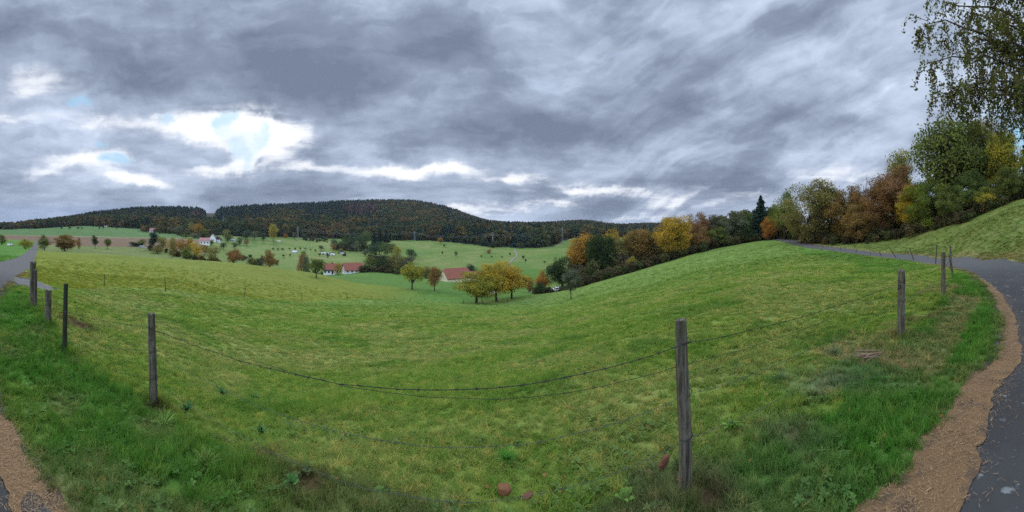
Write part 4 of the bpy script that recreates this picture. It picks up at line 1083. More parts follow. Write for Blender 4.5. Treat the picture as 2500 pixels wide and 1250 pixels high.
def undergrowth():
    rng = np.random.default_rng(21); P = []; S = []; T = []
    def strip(pxs, rs, n_, h, cols, spread, wr=(.9, 1.5)):
        px = rng.uniform(pxs[0], pxs[-1], n_); r = np.interp(px, pxs, rs) + rng.normal(size=n_)*spread
        a = AZ(px); x, y = r*np.sin(a), r*np.cos(a); z = ground_z(x, y)[0]
        hh = rng.uniform(*h, n_); P.append(np.stack([x, y, z - .15], 1)); w = hh*rng.uniform(*wr, n_)
        S.append(np.stack([w, w, hh], 1)); c = np.array(cols)[rng.integers(0, len(cols), n_)]; T.append(c*rng.uniform(.7, 1.2, (n_, 1)))
    dk = [(.075, .094, .036), (.105, .108, .040), (.125, .098, .044), (.090, .072, .042)]
    strip([1960, 2050, 2150, 2300, 2400, 2480, 2560], [66, 60, 58, 51, 50, 50.5, 51], 190, (.8, 2.4), dk, 1.4)
    strip([1960, 2050, 2150, 2300, 2400, 2480, 2560], [70, 66, 64, 58, 56, 56, 56], 110, (2, 4.2), dk, 2.0)
    strip([1405, 1500, 1600, 1700, 1800, 1890], [80, 79, 83, 85, 89, 92], 210, (1.2, 3.0), dk, 1.8)
    strip([1405, 1500, 1600, 1700, 1800, 1890], [92, 92, 94, 96, 99, 104], 130, (3, 7), dk, 3, (.6, .9))
    strip([1405, 1500, 1600, 1700, 1800, 1890], [106, 108, 108, 110, 112, 114], 130, (5, 11), dk, 5, (.6, .9))
    strip([1890, 1960], [92, 76], 40, (1.5, 5), dk, 2)
    strip([360, 420, 500, 540], [222, 208, 176, 170], 60, (1.2, 4), dk + [(.12, .085, .026)], 5)
    strip([575, 640, 700, 760], [165, 163, 175, 205], 50, (1, 2.6), dk, 4)
    strip([880, 1000, 1040], [214, 208, 190], 90, (2, 5), dk, 4); strip([690, 790], [212, 226], 36, (1.2, 3), dk, 6); strip([560, 680], [300, 285], 50, (2, 4.5), dk, 14); strip([740, 800], [560, 545], 40, (2, 5), dk, 12); strip([770, 845], [378, 372], 26, (1.5, 3), dk, 8)
    strip([820, 960], [425, 420], 60, (4, 9), dk, 10)
    strip([890, 1010], [305, 275], 50, (3, 7), dk, 8)
    strip([435, 520], [520, 420], 50, (4, 8), dk, 14); strip([340, 520], [575, 520], 90, (6, 13), dk + [(.17, .10, .03)], 14, (.6, .9))
    strip([1300, 1420], [92, 96], 40, (.8, 2), dk, 2)
    P_ = np.vstack(P); n_ = len(P_); rot = np.zeros((n_, 3)); rot[:, 2] = rng.uniform(0, 6.28, n_)
    UP = [blob_mesh('undergrowth_%d' % s, 170 + s, 900, .085, 12) for s in range(5)]
    return scatter('undergrowth', P_, rot, np.vstack(S), rng.integers(0, 5, n_), np.vstack(T), UP, label='dark tangled undergrowth along the wood edges')
undergrowth()
# ================================================================== fences
def post(parent, name, x, y, h, rad, lean=(0, 0), mat=None, seed=0, label=None, z=None, sides=10, top='flat'):
    """a round weathered stake, base sunk into the ground, leaning by (dx, dy) at its top"""
    rng = np.random.default_rng(seed + 300)
    z = GZ(x, y) if z is None else z
    M = MB(); k = 9 if h*rad > .03 else 5
    zs = np.linspace(-.25, h, k)
    path = [(lean[0]*max(t, 0)/h + rng.normal()*rad*.06, lean[1]*max(t, 0)/h + rng.normal()*rad*.06, t) for t in zs]
    rr = [rad*(1.04 - .10*i/(k-1))*(1 + rng.normal()*.025) for i in range(k)]
    M.tube(path, rr, sides, True, .07, rng)
    # chipped, uneven head
    v = M.v; nv = len(v)
    for j in range(sides):
        q = list(v[nv - sides + j]); q[2] += rng.uniform(-.35, .2)*rad*1.2; v[nv - sides + j] = tuple(q)
    o = M.build(name, mat or M_POST, parent, False)
    o.location = (x, y, z)
    if label: o['label'] = label
    return o
def strand(parent, name, pts, rad, mat, sag=.02, barbs=0.0, label=None, seed=0):
    M = MB(); rng = np.random.default_rng(seed)
    P = []
    for (a, b) in zip(pts[:-1], pts[1:]):
        a = np.array(a, float); b = np.array(b, float); L = np.linalg.norm(b - a); k = max(6, int(L/.18))
        for i in range(k):
            t = i/k; q = a*(1-t) + b*t; q[2] -= 4*sag*L/4*t*(1-t); P.append(q + rng.normal(size=3)*.0025)
    P.append(np.array(pts[-1], float))
    M.tube(P, [rad]*len(P), 5)
    if barbs:
        D = np.cumsum([0] + [np.linalg.norm(P[i+1]-P[i]) for i in range(len(P)-1)])
        s = .05
        while s < D[-1]:
            i = min(np.searchsorted(D, s), len(P)-1) - 1; i = max(i, 0)
            t = (s - D[i])/max(D[i+1]-D[i], 1e-6); c = P[i]*(1-t) + P[i+1]*t
            for _ in range(2):
                d = unit(rng.normal(size=3))*.014
                M.tube([c - d, c + d], [rad*.9, rad*.35], 4)
            tg_ = unit(P[i+1]-P[i])*.010; M.tube([c - tg_, c + tg_], [rad*1.6, rad*1.6], 5)
            s += barbs*rng.uniform(.85, 1.15)
    o = M.build(name, mat, parent)
    if label: o['label'] = label
    return o
def at(px, r): return r*sin(AZ(px)), r*cos(AZ(px))
def zh(dh): return EYE - dh
PA, PB, PC, PD = (-3.54, 1.81), (1.03, 1.74), (4.53, 1.79), (7.27, 1.84)
PE, PF, PG = at(157, 5.5), at(118, 7.0), at(81, 8.5)
PH, PI = (16.4, 3.75), (11.8, 2.62)
fence = empty('wire_fence', (0, 0, 0))
tag(fence, 'barbed wire fence with weathered round posts running along the verge in front of the pasture', 'fence')
def ph(px_top, top_y, p): return zh((top_y - HOR)/F*math.hypot(*p)) - GZ(*p)
post(fence, 'fence_post', *PA, ph(0, 768, PA), .050, (-.075, .0), None, 1, 'slim greenish post leaning to the left, second large post from the road')
post(fence, 'fence_post', *PB, ph(0, 776, PB), .040, (-.038, 0), None, 2, 'nearest and tallest looking grey post with a mossy chipped head', sides=14)
post(fence, 'fence_post', *PC, ph(0, 660, PC), .058, (.01, 0), None, 3, 'grey post with a dark split and a wire loop on its left side')
post(fence, 'fence_post', *PD, ph(0, 616, PD), .054, (.03, 0), None, 4)
post(fence, 'fence_post', *PE, ph(0, 692, PE), .040, (.05, .02), simple('mossy_wood', (.035, .042, .028), .95, .5, 12, .1), 5, 'thin dark mossy post')
post(fence, 'fence_post', *PF, ph(0, 709, PF), .075, (-.06, 0), None, 6, 'short stump post with a splintered head')
post(fence, 'gate_post', *PG, ph(0, 641, PG), .085, (-.05, 0), None, 7, 'thick tall gate post at the lane with a pale split side')
post(fence, 'gate_post', PG[0]+.11, PG[1]+.045, ph(0, 650, PG)*.94, .045, (.02, 0), None, 17)
post(fence, 'fence_post', *PH, ph(0, 600, PH), .055, (-.06, 0), None, 8)
post(fence, 'fence_brace', *PI, ph(0, 620, PI)*.98, .045, (-.19, .08), None, 9, 'leaning brace beside the corner post')
E_ = lambda p, dh, off=(0, .0): (p[0] + off[0], p[1] + off[1], zh(dh))
top = [E_(PG, 1.72), E_(PF, 1.56), E_(PE, 1.42), E_(PA, 1.225, (-.03, -.05)), E_(PB, .70, (-.02, -.045)), E_(PC, .80, (-.0, -.06)), E_(PD, .885, (0, -.056)), E_(PI, 1.05), E_(PH, 1.1)]
mid = [E_(PE, 1.95), E_(PA, 1.51, (-.04, -.05)), E_(PB, 1.02, (0, -.042)), E_(PC, 1.08, (0, -.06)), E_(PD, 1.13, (0, -.056)), E_(PI, 1.32), E_(PH, 1.42)]
sec = [E_(PA, 1.165, (-.06, .05)), E_(PB, .872, (0, .046)), E_(PC, .93, (0, .06))]
low = [E_(PE, 2.2), E_(PA, 1.83, (-.03, -.05)), E_(PB, 1.288, (.0, -.042)), E_(PC, 1.36, (0, -.06)), E_(PD, 1.37, (0, -.056)), E_(PI, 1.5)]
strand(fence, 'barbed_wire', top, .0022, M_WIRE, .018, .115, 'topmost dark barbed strand', 1)
strand(fence, 'plain_wire', sec, .0016, M_WIRE, .010, 0, None, 2)
strand(fence, 'barbed_wire', mid, .0013, M_WIREG, .016, .125, None, 3)
strand(fence, 'barbed_wire', low, .0012, M_WIREG, .020, .125, None, 4)
for k_, (p, dh, dx) in enumerate(((PE, 1.42, .11), (PC, .875, -.10))):       # loose wire loops tied to two posts
    M = MB(); ring = [(cos(a)*.052 + dx, -.01 + .008*cos(3*a), sin(a)*.026) for a in np.linspace(0, 2*pi, 18)]
    M.tube(ring, [.009]*18, 5); M.tube([(dx*.3, 0, 0), (dx*.62, 0, .004)], [.006, .006], 5)
    o = M.build('wire_loop', M_WIRE, fence); o.location = (p[0], p[1], zh(dh))
for (p, dh) in ((PB, .70), (PB, 1.02), (PB, 1.288), (PC, .8), (PC, 1.08), (PA, 1.225), (PA, 1.51), (PA, 1.83)):
    rad = {PB: .0425, PC: .060, PA: .052}[p]; M = MB()
    M.tube([(cos(a)*rad, sin(a)*rad, .010*sin(a + 1)) for a in np.linspace(0, 2*pi, 20)], [.0028]*20, 4)
    o = M.build('wire_tie', M_WIRE, fence); xo = {PB: -.02, PC: .004, PA: -.045}[p]; o.location = (p[0] + xo*(1.5 - dh)/1.0, p[1], zh(dh))

M_OLDW = simple('old_stake_wood', (.062, .052, .038), .95, .4, 6, .1)
cross = empty('cross_fence', (*at(255, 28), GZ(*at(255, 28))))
tag(cross, 'thin post fence running down the slope between the green pasture and the yellow meadow', 'fence')
cl = Vc = cross.location.copy()
CP = [(255, 28.4, 669, .030), (404, 27.4, 678, .036), (597, 36, 703, .034), (737, 46, 714, .034), (847, 52, 716, .036), (908, 60, 722, .034), (962, 66, 729, .034), (1002, 70, 733, .034), (1036, 73, 734, .040), (1131, 72, 736, .075), (1177, 72.5, 737, .090), (1239, 74, 730, .09)]
cps = []
for k_, (px, r, ty, rad) in enumerate(CP):
    x, y = at(px, r); z = GZ(x, y); h = max(.75, (zh((ty - HOR)/F*r)) - z)
    h = min(h, 1.45)
    o = post(None, 'fence_post', x, y, h, rad, (random.Random(k_).uniform(-.07, .07), random.Random(k_ + 50).uniform(-.05, .05)), M_OLDW, 40 + k_, None, z, 7)
    o.parent = cross; o.location = (x - cl.x, y - cl.y, z - cl.z)
    cps.append((x - cl.x, y - cl.y, z + h*.82 - cl.z))
for dz_ in (0, -.42):
    strand(cross, 'fence_wire', [(a, b, c + dz_) for a, b, c in cps], .004, M_WIREG, .01, 0, None, 6)
lane_f = empty('lane_fence', (*at(2284, 25), GZ(*at(2284, 25))))
tag(lane_f, 'row of crooked leaning stakes along the lane on the right slope', 'fence')
LP = [(2284, 25, 598, .045, (.10, 0)), (2231, 32, 605, .050, (-.42, 0)), (2188, 35, 604, .040, (-.72, 0)), (2153, 38.5, 620, .05, (-.32, 0)), (2126, 40, 618, .03, (0, 0)), (2090, 43.5, 609, .04, (.05, 0)), (2052, 47, 604, .04, (0, 0)),
      (2031, 50, 602, .03, (.05, 0)), (2010, 53, 598, .045, (-.08, 0)), (1984, 57, 596, .035, (0, 0)), (1965, 61, 592, .045, (-.05, 0)), (1945, 65, 592, .04, (0, 0)), (1927, 69, 589, .04, (.05, 0)), (1912, 74, 586, .04, (0, 0)), (1889, 84, 577, .05, (0, 0))]
ll = lane_f.location.copy(); lps = []
for k_, (px, r, ty, rad, ln) in enumerate(LP):
    x, y = at(px, r); z = GZ(x, y); h = min(max(.5, zh((ty - HOR)/F*r) - z), 1.45)
    o = post(None, 'stake', x, y, h, rad, (ln[0]*cos(AZ(px)), -ln[0]*sin(AZ(px))), M_OLDW, 70 + k_, None, z, 7)
    o.parent = lane_f; o.location = (x - ll.x, y - ll.y, z - ll.z)
    lps.append((x + ln[0]*.6*cos(AZ(px)) - ll.x, y - ln[0]*.6*sin(AZ(px)) - ll.y, z + h*.6 - ll.z))
strand(lane_f, 'fence_wire', lps, .0035, M_WIRE, .015, 0, None, 8)

# ================================================================== buildings
M_WHITE = simple('white_render', (.74, .73, .70), .9, .06, 1.0, .2); M_CREAM = simple('cream_render', (.68, .60, .40), .9, .08, 1.0, .2)
M_GREYW = simple('grey_render', (.42, .42, .42), .9, .1, 1.0, .2); M_GLASS = simple('window_glass', (.03, .035, .045), .15, .2, 2, .5)
M_TILE, k, p, o = material('red_roof_tiles')
tco = k.new('ShaderNodeTexCoord').outputs['Object']
k.put(p.inputs['Base Color'], k.mix(k.noise(tco, .9, 6, .7), (.145, .044, .026, 1), (.27, .086, .050, 1))); p.inputs['Roughness'].default_value = .9
wv = k.new('ShaderNodeTexWave', wave_type='BANDS', bands_direction='Z'); k.put(wv.inputs['Vector'], tco); wv.inputs['Scale'].default_value = 2.2
bump(k, p, wv.outputs['Fac'], .5, .05)
M_PINK = simple('faded_red_roof', (.34, .17, .16), .9, .2, 1.5, .2); M_SLATE = simple('grey_slate', (.085, .080, .098), .8, .2, 1.5, .3)
M_DARKW = simple('dark_timber', (.035, .032, .030), .9, .3, 3, .2); M_TIN = simple('pale_sheet_roof', (.50, .54, .56), .6, .15, 1.5, .4)
def house(name, px, r, L, Dp, wh, rh, yaw, wall, roof, label, cat='house', wins=3, hip=0.0, chim=False, dz=0.0, gable_mat=None, wcol=None, over=.45, door=False):
    """ridge along local x (length L), depth Dp; yaw is measured from facing the viewer"""
    if px in BASEY: r = r_for(px, BASEY[px], r)
    a = AZ(px); x, y = at(px, r); z = GZ(x, y) + dz
    e = empty(name, (x, y, z), -a + R(yaw)); tag(e, label, cat)
    h, d = L/2, Dp/2
    M = MB(); M.box(-h, h, -d, d, -2.5, wh); M.build('wall', wall, e)
    if rh > .5:
        if hip < .9:
            for s in (-1, 1):
                t = 1 - hip; G = MB()
                pts = [(s*h, -d, wh + .003), (s*h, d, wh + .003), (s*h, d*(1 - t), wh + rh*t), (s*h, -d*(1 - t), wh + rh*t)] if hip else [(s*h, -d, wh + .003), (s*h, d, wh + .003), (s*h, 0, wh + rh - .05)]
                G.poly(pts if s > 0 else pts[::-1])
                G.build('gable', gable_mat or wall, e)
        Rf = MB(); o_ = over; hl = h + o_; dl = d + o_; zl = wh - o_*rh/d; th = .22
        hi = hip*(h*.55)
        for s in (-1, 1):
            ridge0, ridge1 = (-hl + hi, 0, wh + rh), (hl - hi, 0, wh + rh)
            lo0, lo1 = (-hl, s*dl, zl), (hl, s*dl, zl)
            q = [lo0, lo1, ridge1, ridge0] if s < 0 else [lo1, lo0, ridge0, ridge1]
            if hip:
                t = 1 - hip
                m0, m1 = (-hl, s*dl*(1 - t), zl + (wh + rh - zl)*t), (hl, s*dl*(1 - t), zl + (wh + rh - zl)*t)
                q = [lo0, lo1, m1, ridge1, ridge0, m0] if s < 0 else [lo1, lo0, m0, ridge0, ridge1, m1]
            Rf.poly(q); Rf.poly([(a_, b_, c_ - th) for a_, b_, c_ in q][::-1])
            for i_ in range(len(q)):
                A_, B_ = q[i_], q[(i_+1) % len(q)]
                Rf.quad(B_, A_, (A_[0], A_[1], A_[2]-th), (B_[0], B_[1], B_[2]-th))
        if hip:
            t = 1 - hip
            for s in (-1, 1):
                Rf.poly([(s*hl, -dl*(1-t), zl + (wh+rh-zl)*t), (s*hl, dl*(1-t), zl + (wh+rh-zl)*t), (s*(hl-hi), 0, wh + rh)][::s])
        rf = Rf.build('roof', roof, e)
        if chim:
            c = MB().box(-.35 + h*.3, .35 + h*.3, -.3, .3, wh + rh - .8, wh + rh + .9).build('chimney', M_BRICK, rf)
    else:
        MB().box(-h - over, h + over, -d - over, d + over, wh + .003, wh + .25).build('roof', roof, e)
    for i in range(wins):
        cx = -h + L*(i + .5)/wins; z0 = wh*.32; hh = min(1.3, wh*.42)
        w = MB()
        for (x0, x1, zz0, zz1) in ((cx-.62, cx+.62, z0-.1, z0), (cx-.62, cx+.62, z0+hh, z0+hh+.1), (cx-.62, cx-.5, z0, z0+hh), (cx+.5, cx+.62, z0, z0+hh), (cx-.04, cx+.04, z0, z0+hh)):
            w.box(x0, x1, -d-.06, -d-.003, zz0, zz1)
        wf = w.build('window', M_WHITE if wall is not M_WHITE else M_DARKW, e)
        MB().box(cx-.5, cx+.5, -d-.04, -d-.004, z0, z0+hh).build('pane', M_GLASS, wf)
    if door:
        MB().box(h*.5, h*.5 + 1.1, -d-.05, -d-.003, 0, 2.05).build('door', M_DARKW, e)
    return e
house('barn', 1112, 160, 13.0, 9.5, 2.6, 4.0, 27, M_CREAM, M_TILE, 'barn with a large red half hipped roof and cream gable behind the cherry trees', 'barn', 0, .3, False, 0, None)
house('barn', 1158, 172, 11, 8, 2.0, 2.8, 10, M_CREAM, M_TILE, 'lower red roofed wing joined to the right of the cream gabled barn', 'barn', 2)
house('farmhouse', 807, 222, 7.6, 8.5, 3.2, 3.8, -15, M_WHITE, M_TILE, 'farmhouse with white windows under a red roof right behind the lone apple tree', 'house', 3, 0, True, .6, None, None, .5, True)
sl_ = MB().box(-3.82, 3.82, -4.75, -4.26, 2.35, 3.05).build('slate_cladding', M_SLATE, bpy.data.objects['farmhouse'])
house('farmhouse', 861, 214, 12.0, 9.5, 2.4, 3.9, 14, M_WHITE, M_TILE, 'long low farmhouse with a broad red roof left of the hedge', 'house', 4, .0, False, .4, None, None, .6, True)
house('house', 369, 430, 13, 9, 3.0, 4.0, 4, M_WHITE, M_PINK, 'white house with a faded red roof at the far forest edge', 'house', 3, 0, True)
house('house', 391, 428, 8, 9.5, 3.0, 5.5, 78, M_WHITE, M_PINK, 'white gable end house next to the faded red roofed one', 'house', 2)
house('house', 500, 330, 9.5, 8, 4.2, 2.6, -4, M_WHITE, M_PINK, 'white two storey house with a shallow red roof behind the autumn row', 'house', 3, 0, False)
house('house', 520, 350, 8.5, 7.5, 4.5, 5.0, 82, M_WHITE, M_SLATE, 'white house with a steep pointed gable right of the shallow red roof', 'house', 2)
house('house', 533, 335, 8, 7.5, 3.6, 3.6, 70, M_WHITE, M_DARKW, 'white house with dark timber gable right of the steep pointed gable', 'house', 2, 0, False, 0, M_DARKW)
house('shed', 334, 246, 9.5, 4, 2.6, .2, 0, M_DARKW, M_DARKW, 'flat black open shed at the edge of the ploughed field', 'shed', 0)
house('hut', 323, 242, 1.8, 2.5, 2.6, .2, 10, M_WHITE, M_DARKW, 'small white annex at the left end of the black shed', 'shed', 0)
house('hut', 680, 385, 5.8, 3.5, 2.1, .2, 4, M_CREAM, M_TIN, 'pale flat hut under the tall yellow poplar', 'hut', 1)
house('shed', 568, 400, 8, 4.5, 2.0, 1.2, 5, M_GREYW, simple('green_roof', (.19, .29, .22), .8, .2, 1, .2), 'shed with a pale green roof in the far village', 'shed', 1)
house('greenhouse', 719, 255, 5.0, 3.5, 1.5, .9, 6, M_TIN, M_TIN, 'low pale greenhouse left of the rust tree', 'greenhouse', 0)
house('hut', 258, 655, 6.5, 4, 2.2, .2, 4, M_WHITE, M_TIN, 'small white hut high on the green field at the far left forest', 'hut', 1)
for k_, (px, r, w_, lab) in enumerate(((789, 372, 4.4, 'leftmost pale caravan below the brown bush on the far meadow'), (799, 366, 5.2, 'larger white caravan second from the left on the far meadow'), (812, 360, 4.8, 'white caravan third from the left beside the brown bush'), (835, 372, 4.2, 'rightmost small caravan on the far meadow'))):
    e = empty('caravan', (*at(px, r), GZ(*at(px, r))), -AZ(px) + R(8 - 7*k_)); tag(e, lab, 'caravan', 'caravans on the far meadow')
    h = w_/2; M = MB(); pts = [(-h, .45), (h, .45), (h, 1.5), (h*.86, 2.35), (-h*.86, 2.45), (-h, 1.6)]
    M.poly([(a, -1.1, b) for a, b in pts]); M.poly([(a, 1.1, b) for a, b in pts][::-1])
    for i in range(6):
        a, b = pts[i], pts[(i+1) % 6]; M.quad((b[0], -1.1, b[1]), (a[0], -1.1, a[1]), (a[0], 1.1, a[1]), (b[0], 1.1, b[1]))
    M.build('body', M_TIN if k_ % 2 else M_WHITE, e)
    MB().box(-h*.6, h*.1, -1.13, -1.103, 1.3, 1.95).build('window', M_GLASS, e)
    MB().tube([(0, -1.05, .33), (0, 1.05, .33)], [.33, .33], 12).build('wheels', M_DARKW, e)
# ------------------------------------------------------------------ cars
M_RUB = simple('rubber', (.02, .02, .02), .9, .1); M_LAMP = simple('tail_lamp', (.3, .02, .02), .3, .1)
def car(px, r, yaw, mat, label):
    x, y = at(px, r); e = empty('car', (x, y, GZ(x, y)), -AZ(px) + R(yaw)); tag(e, label, 'car')
    M = MB(); prof = [(-2.1, .35), (2.1, .35), (2.15, .75), (1.9, .92), (.95, 1.0), (.35, 1.45), (-1.35, 1.48), (-1.95, 1.0), (-2.15, .85)]
    w = [.84, .84, .84, .82, .78, .62, .62, .76, .82]
    n_ = len(prof)
    M.poly([(a, -q, b) for (a, b), q in zip(prof, w)]); M.poly([(a, q, b) for (a, b), q in zip(prof, w)][::-1])
    for i in range(n_):
        (a, b), (c, d), q1, q2 = prof[i], prof[(i+1) % n_], w[i], w[(i+1) % n_]
        M.quad((c, -q2, d), (a, -q1, b), (a, q1, b), (c, q2, d))
    M.build('body', mat, e)
    for s in (-1, 1):
        MB().quad(*[(a, s*(q + .006), b) for a, b, q in ((-1.6, 1.02, .757), (.75, 1.02, .757), (.28, 1.40, .645), (-1.3, 1.40, .645))][::-s]).build('side_window', M_GLASS, e)
        for wx in (-1.3, 1.35):
            wh_ = MB().tube([(wx, s*.62, .32), (wx, s*.86, .32)], [.32, .32], 14).build('wheel', M_RUB, e)
        MB().box(-2.165, -2.12, s*.62 - .14, s*.62 + .14, .72, .88).build('tail_light', M_LAMP, e)
    MB().quad((.93, -.70, 1.03), (.93, .70, 1.03), (.40, .58, 1.42), (.40, -.58, 1.42)).build('windscreen', M_GLASS, e)
    MB().quad((-1.90, .70, 1.06), (-1.90, -.70, 1.06), (-1.42, -.58, 1.44), (-1.42, .58, 1.44)).build('rear_window', M_GLASS, e)
    return e
M_CARW = simple('white_car_paint', (.72, .72, .72), .25, .03, 1, .5); M_CARS = simple('silver_car_paint', (.42, .44, .46), .25, .03, 1, .5)
car(25, 175, 60, M_CARW, 'white car parked on the bright green field left of the lane')
car(1366, 106, 20, M_CARW, 'white car half hidden behind the dark evergreen in the valley')
car(1383, 104, -15, M_CARS, 'silver car behind the thin grey pear tree')
car(347, 236, 10, M_CARS, 'silver car parked right of the black shed')
# white wrapped bale behind the cherry trees
x, y = at(1206, 92); M = MB(); M.tube([(-.9, 0, .75), (-.82, 0, .78), (.82, 0, .78), (.9, 0, .75)], [.5, .8, .8, .5], 16)
o = M.build('hay_bale', M_WHITE); o.location = (x, y, GZ(x, y)); o.rotation_euler = (0, 0, .5); tag(o, 'white wrapped bale lying behind the cherry trunks', 'bale')
# ------------------------------------------------------------------ lattice masts
M_STEEL = simple('galvanised_steel', (.30, .32, .33), .6, .1, 1, .4, .3)
PYL = []
def pylon(px, r, top, label, w=2.6):
    x, y = at(px, r); z = GZ(x, y); H = zh((top - HOR)/F*r) - z
    e = empty('lattice_mast', (x, y, z), -AZ(px) + .5); tag(e, label, 'power pylon')
    M = MB(); b = w
    lv = np.linspace(0, 1, 9)
    for i in range(8):
        for (sx, sy) in ((-1,-1),(1,-1),(1,1),(-1,1)):
            q0 = b*(1 - .82*lv[i])/2; q1 = b*(1 - .82*lv[i+1])/2
            M.tube([(sx*q0, sy*q0, lv[i]*H), (sx*q1, sy*q1, lv[i+1]*H)], [.075, .07], 4)
            tx, ty = (-sy, sx)
            M.tube([(sx*q0, sy*q0, lv[i]*H), ((sx if tx*sx == 0 else sx), 0, 0) and (tx*q1 if abs(tx) else sx*q1, ty*q1 if abs(ty) else sy*q1, lv[i+1]*H)], [.045, .045], 4)
    M.build('lattice_tower', M_STEEL, e)
    pts = []
    for hz, ln in ((.80, .13), (.90, .10)):
        MB().tube([(-ln*H, 0, H*hz), (0, 0, H*(hz + .025)), (ln*H, 0, H*hz)], [.06, .12, .06], 4).build('crossarm', M_STEEL, e)
        c_, s_ = cos(-AZ(px) + .5), sin(-AZ(px) + .5)
        for s in (-1, 1): pts.append((x + c_*s*ln*H, y + s_*s*ln*H, z + H*hz - .4))
    PYL.append(pts)
pylon(514, 1130, 488, 'distant lattice mast in the notch of the forest skyline', 5)
pylon(545, 690, 527, 'grey lattice mast standing before the forest cutting', 4)
pylon(727, 500, 553, 'lattice mast on the far meadow right of the yellow poplar', 3)
pylon(1012, 520, 564, 'pale lattice mast at the forest edge on the far meadow crest', 2.4)
pylon(1203, 436, 566, 'lattice mast before the dark conifers across the valley', 2)
pylon(1373, 478, 554, 'tall lattice mast at the right end of the far meadow', 2.4)
M = MB()
for a_, b_ in ((2, 3), (3, 4), (4, 5)):
    for i in range(4):
        A_, B_ = np.array(PYL[a_][i]), np.array(PYL[b_][i]); P = [A_*(1-t) + B_*t - np.array((0, 0, 4*5*t*(1-t))) for t in np.linspace(0, 1, 16)]
        M.tube(P, [.022]*16, 4)
o = M.build('power_cables', M_STEEL); tag(o, 'sagging power cables strung between the lattice masts across the valley', 'cables')

# pale farm track and valley yard
def track(name, pts, w, mat, lift=.12):
    c = catmull(pts, 1.0); t = np.gradient(c, axis=0); t /= np.linalg.norm(t, axis=1)[:, None]; nn = np.stack([t[:, 1], -t[:, 0]], 1)
    return ribbon(name, c - nn*w/2, c + nn*w/2, mat, 4, lift)
M_TRACK = simple('pale_gravel', (.19, .185, .16), .95, .25, .6, .1)
track('farm_track', [at(1232, 262), at(1243, 290), at(1252, 320), at(1261, 345), at(1259, 380), at(1256, 410)], 2.0, M_TRACK, .25)
track('farm_yard', [at(1285, 104), at(1310, 106), at(1345, 108), at(1400, 110)], 7, M_TRACK, .10)
track('shed_yard', [at(335, 238), at(350, 232), at(366, 226)], 5, M_TRACK, .12)

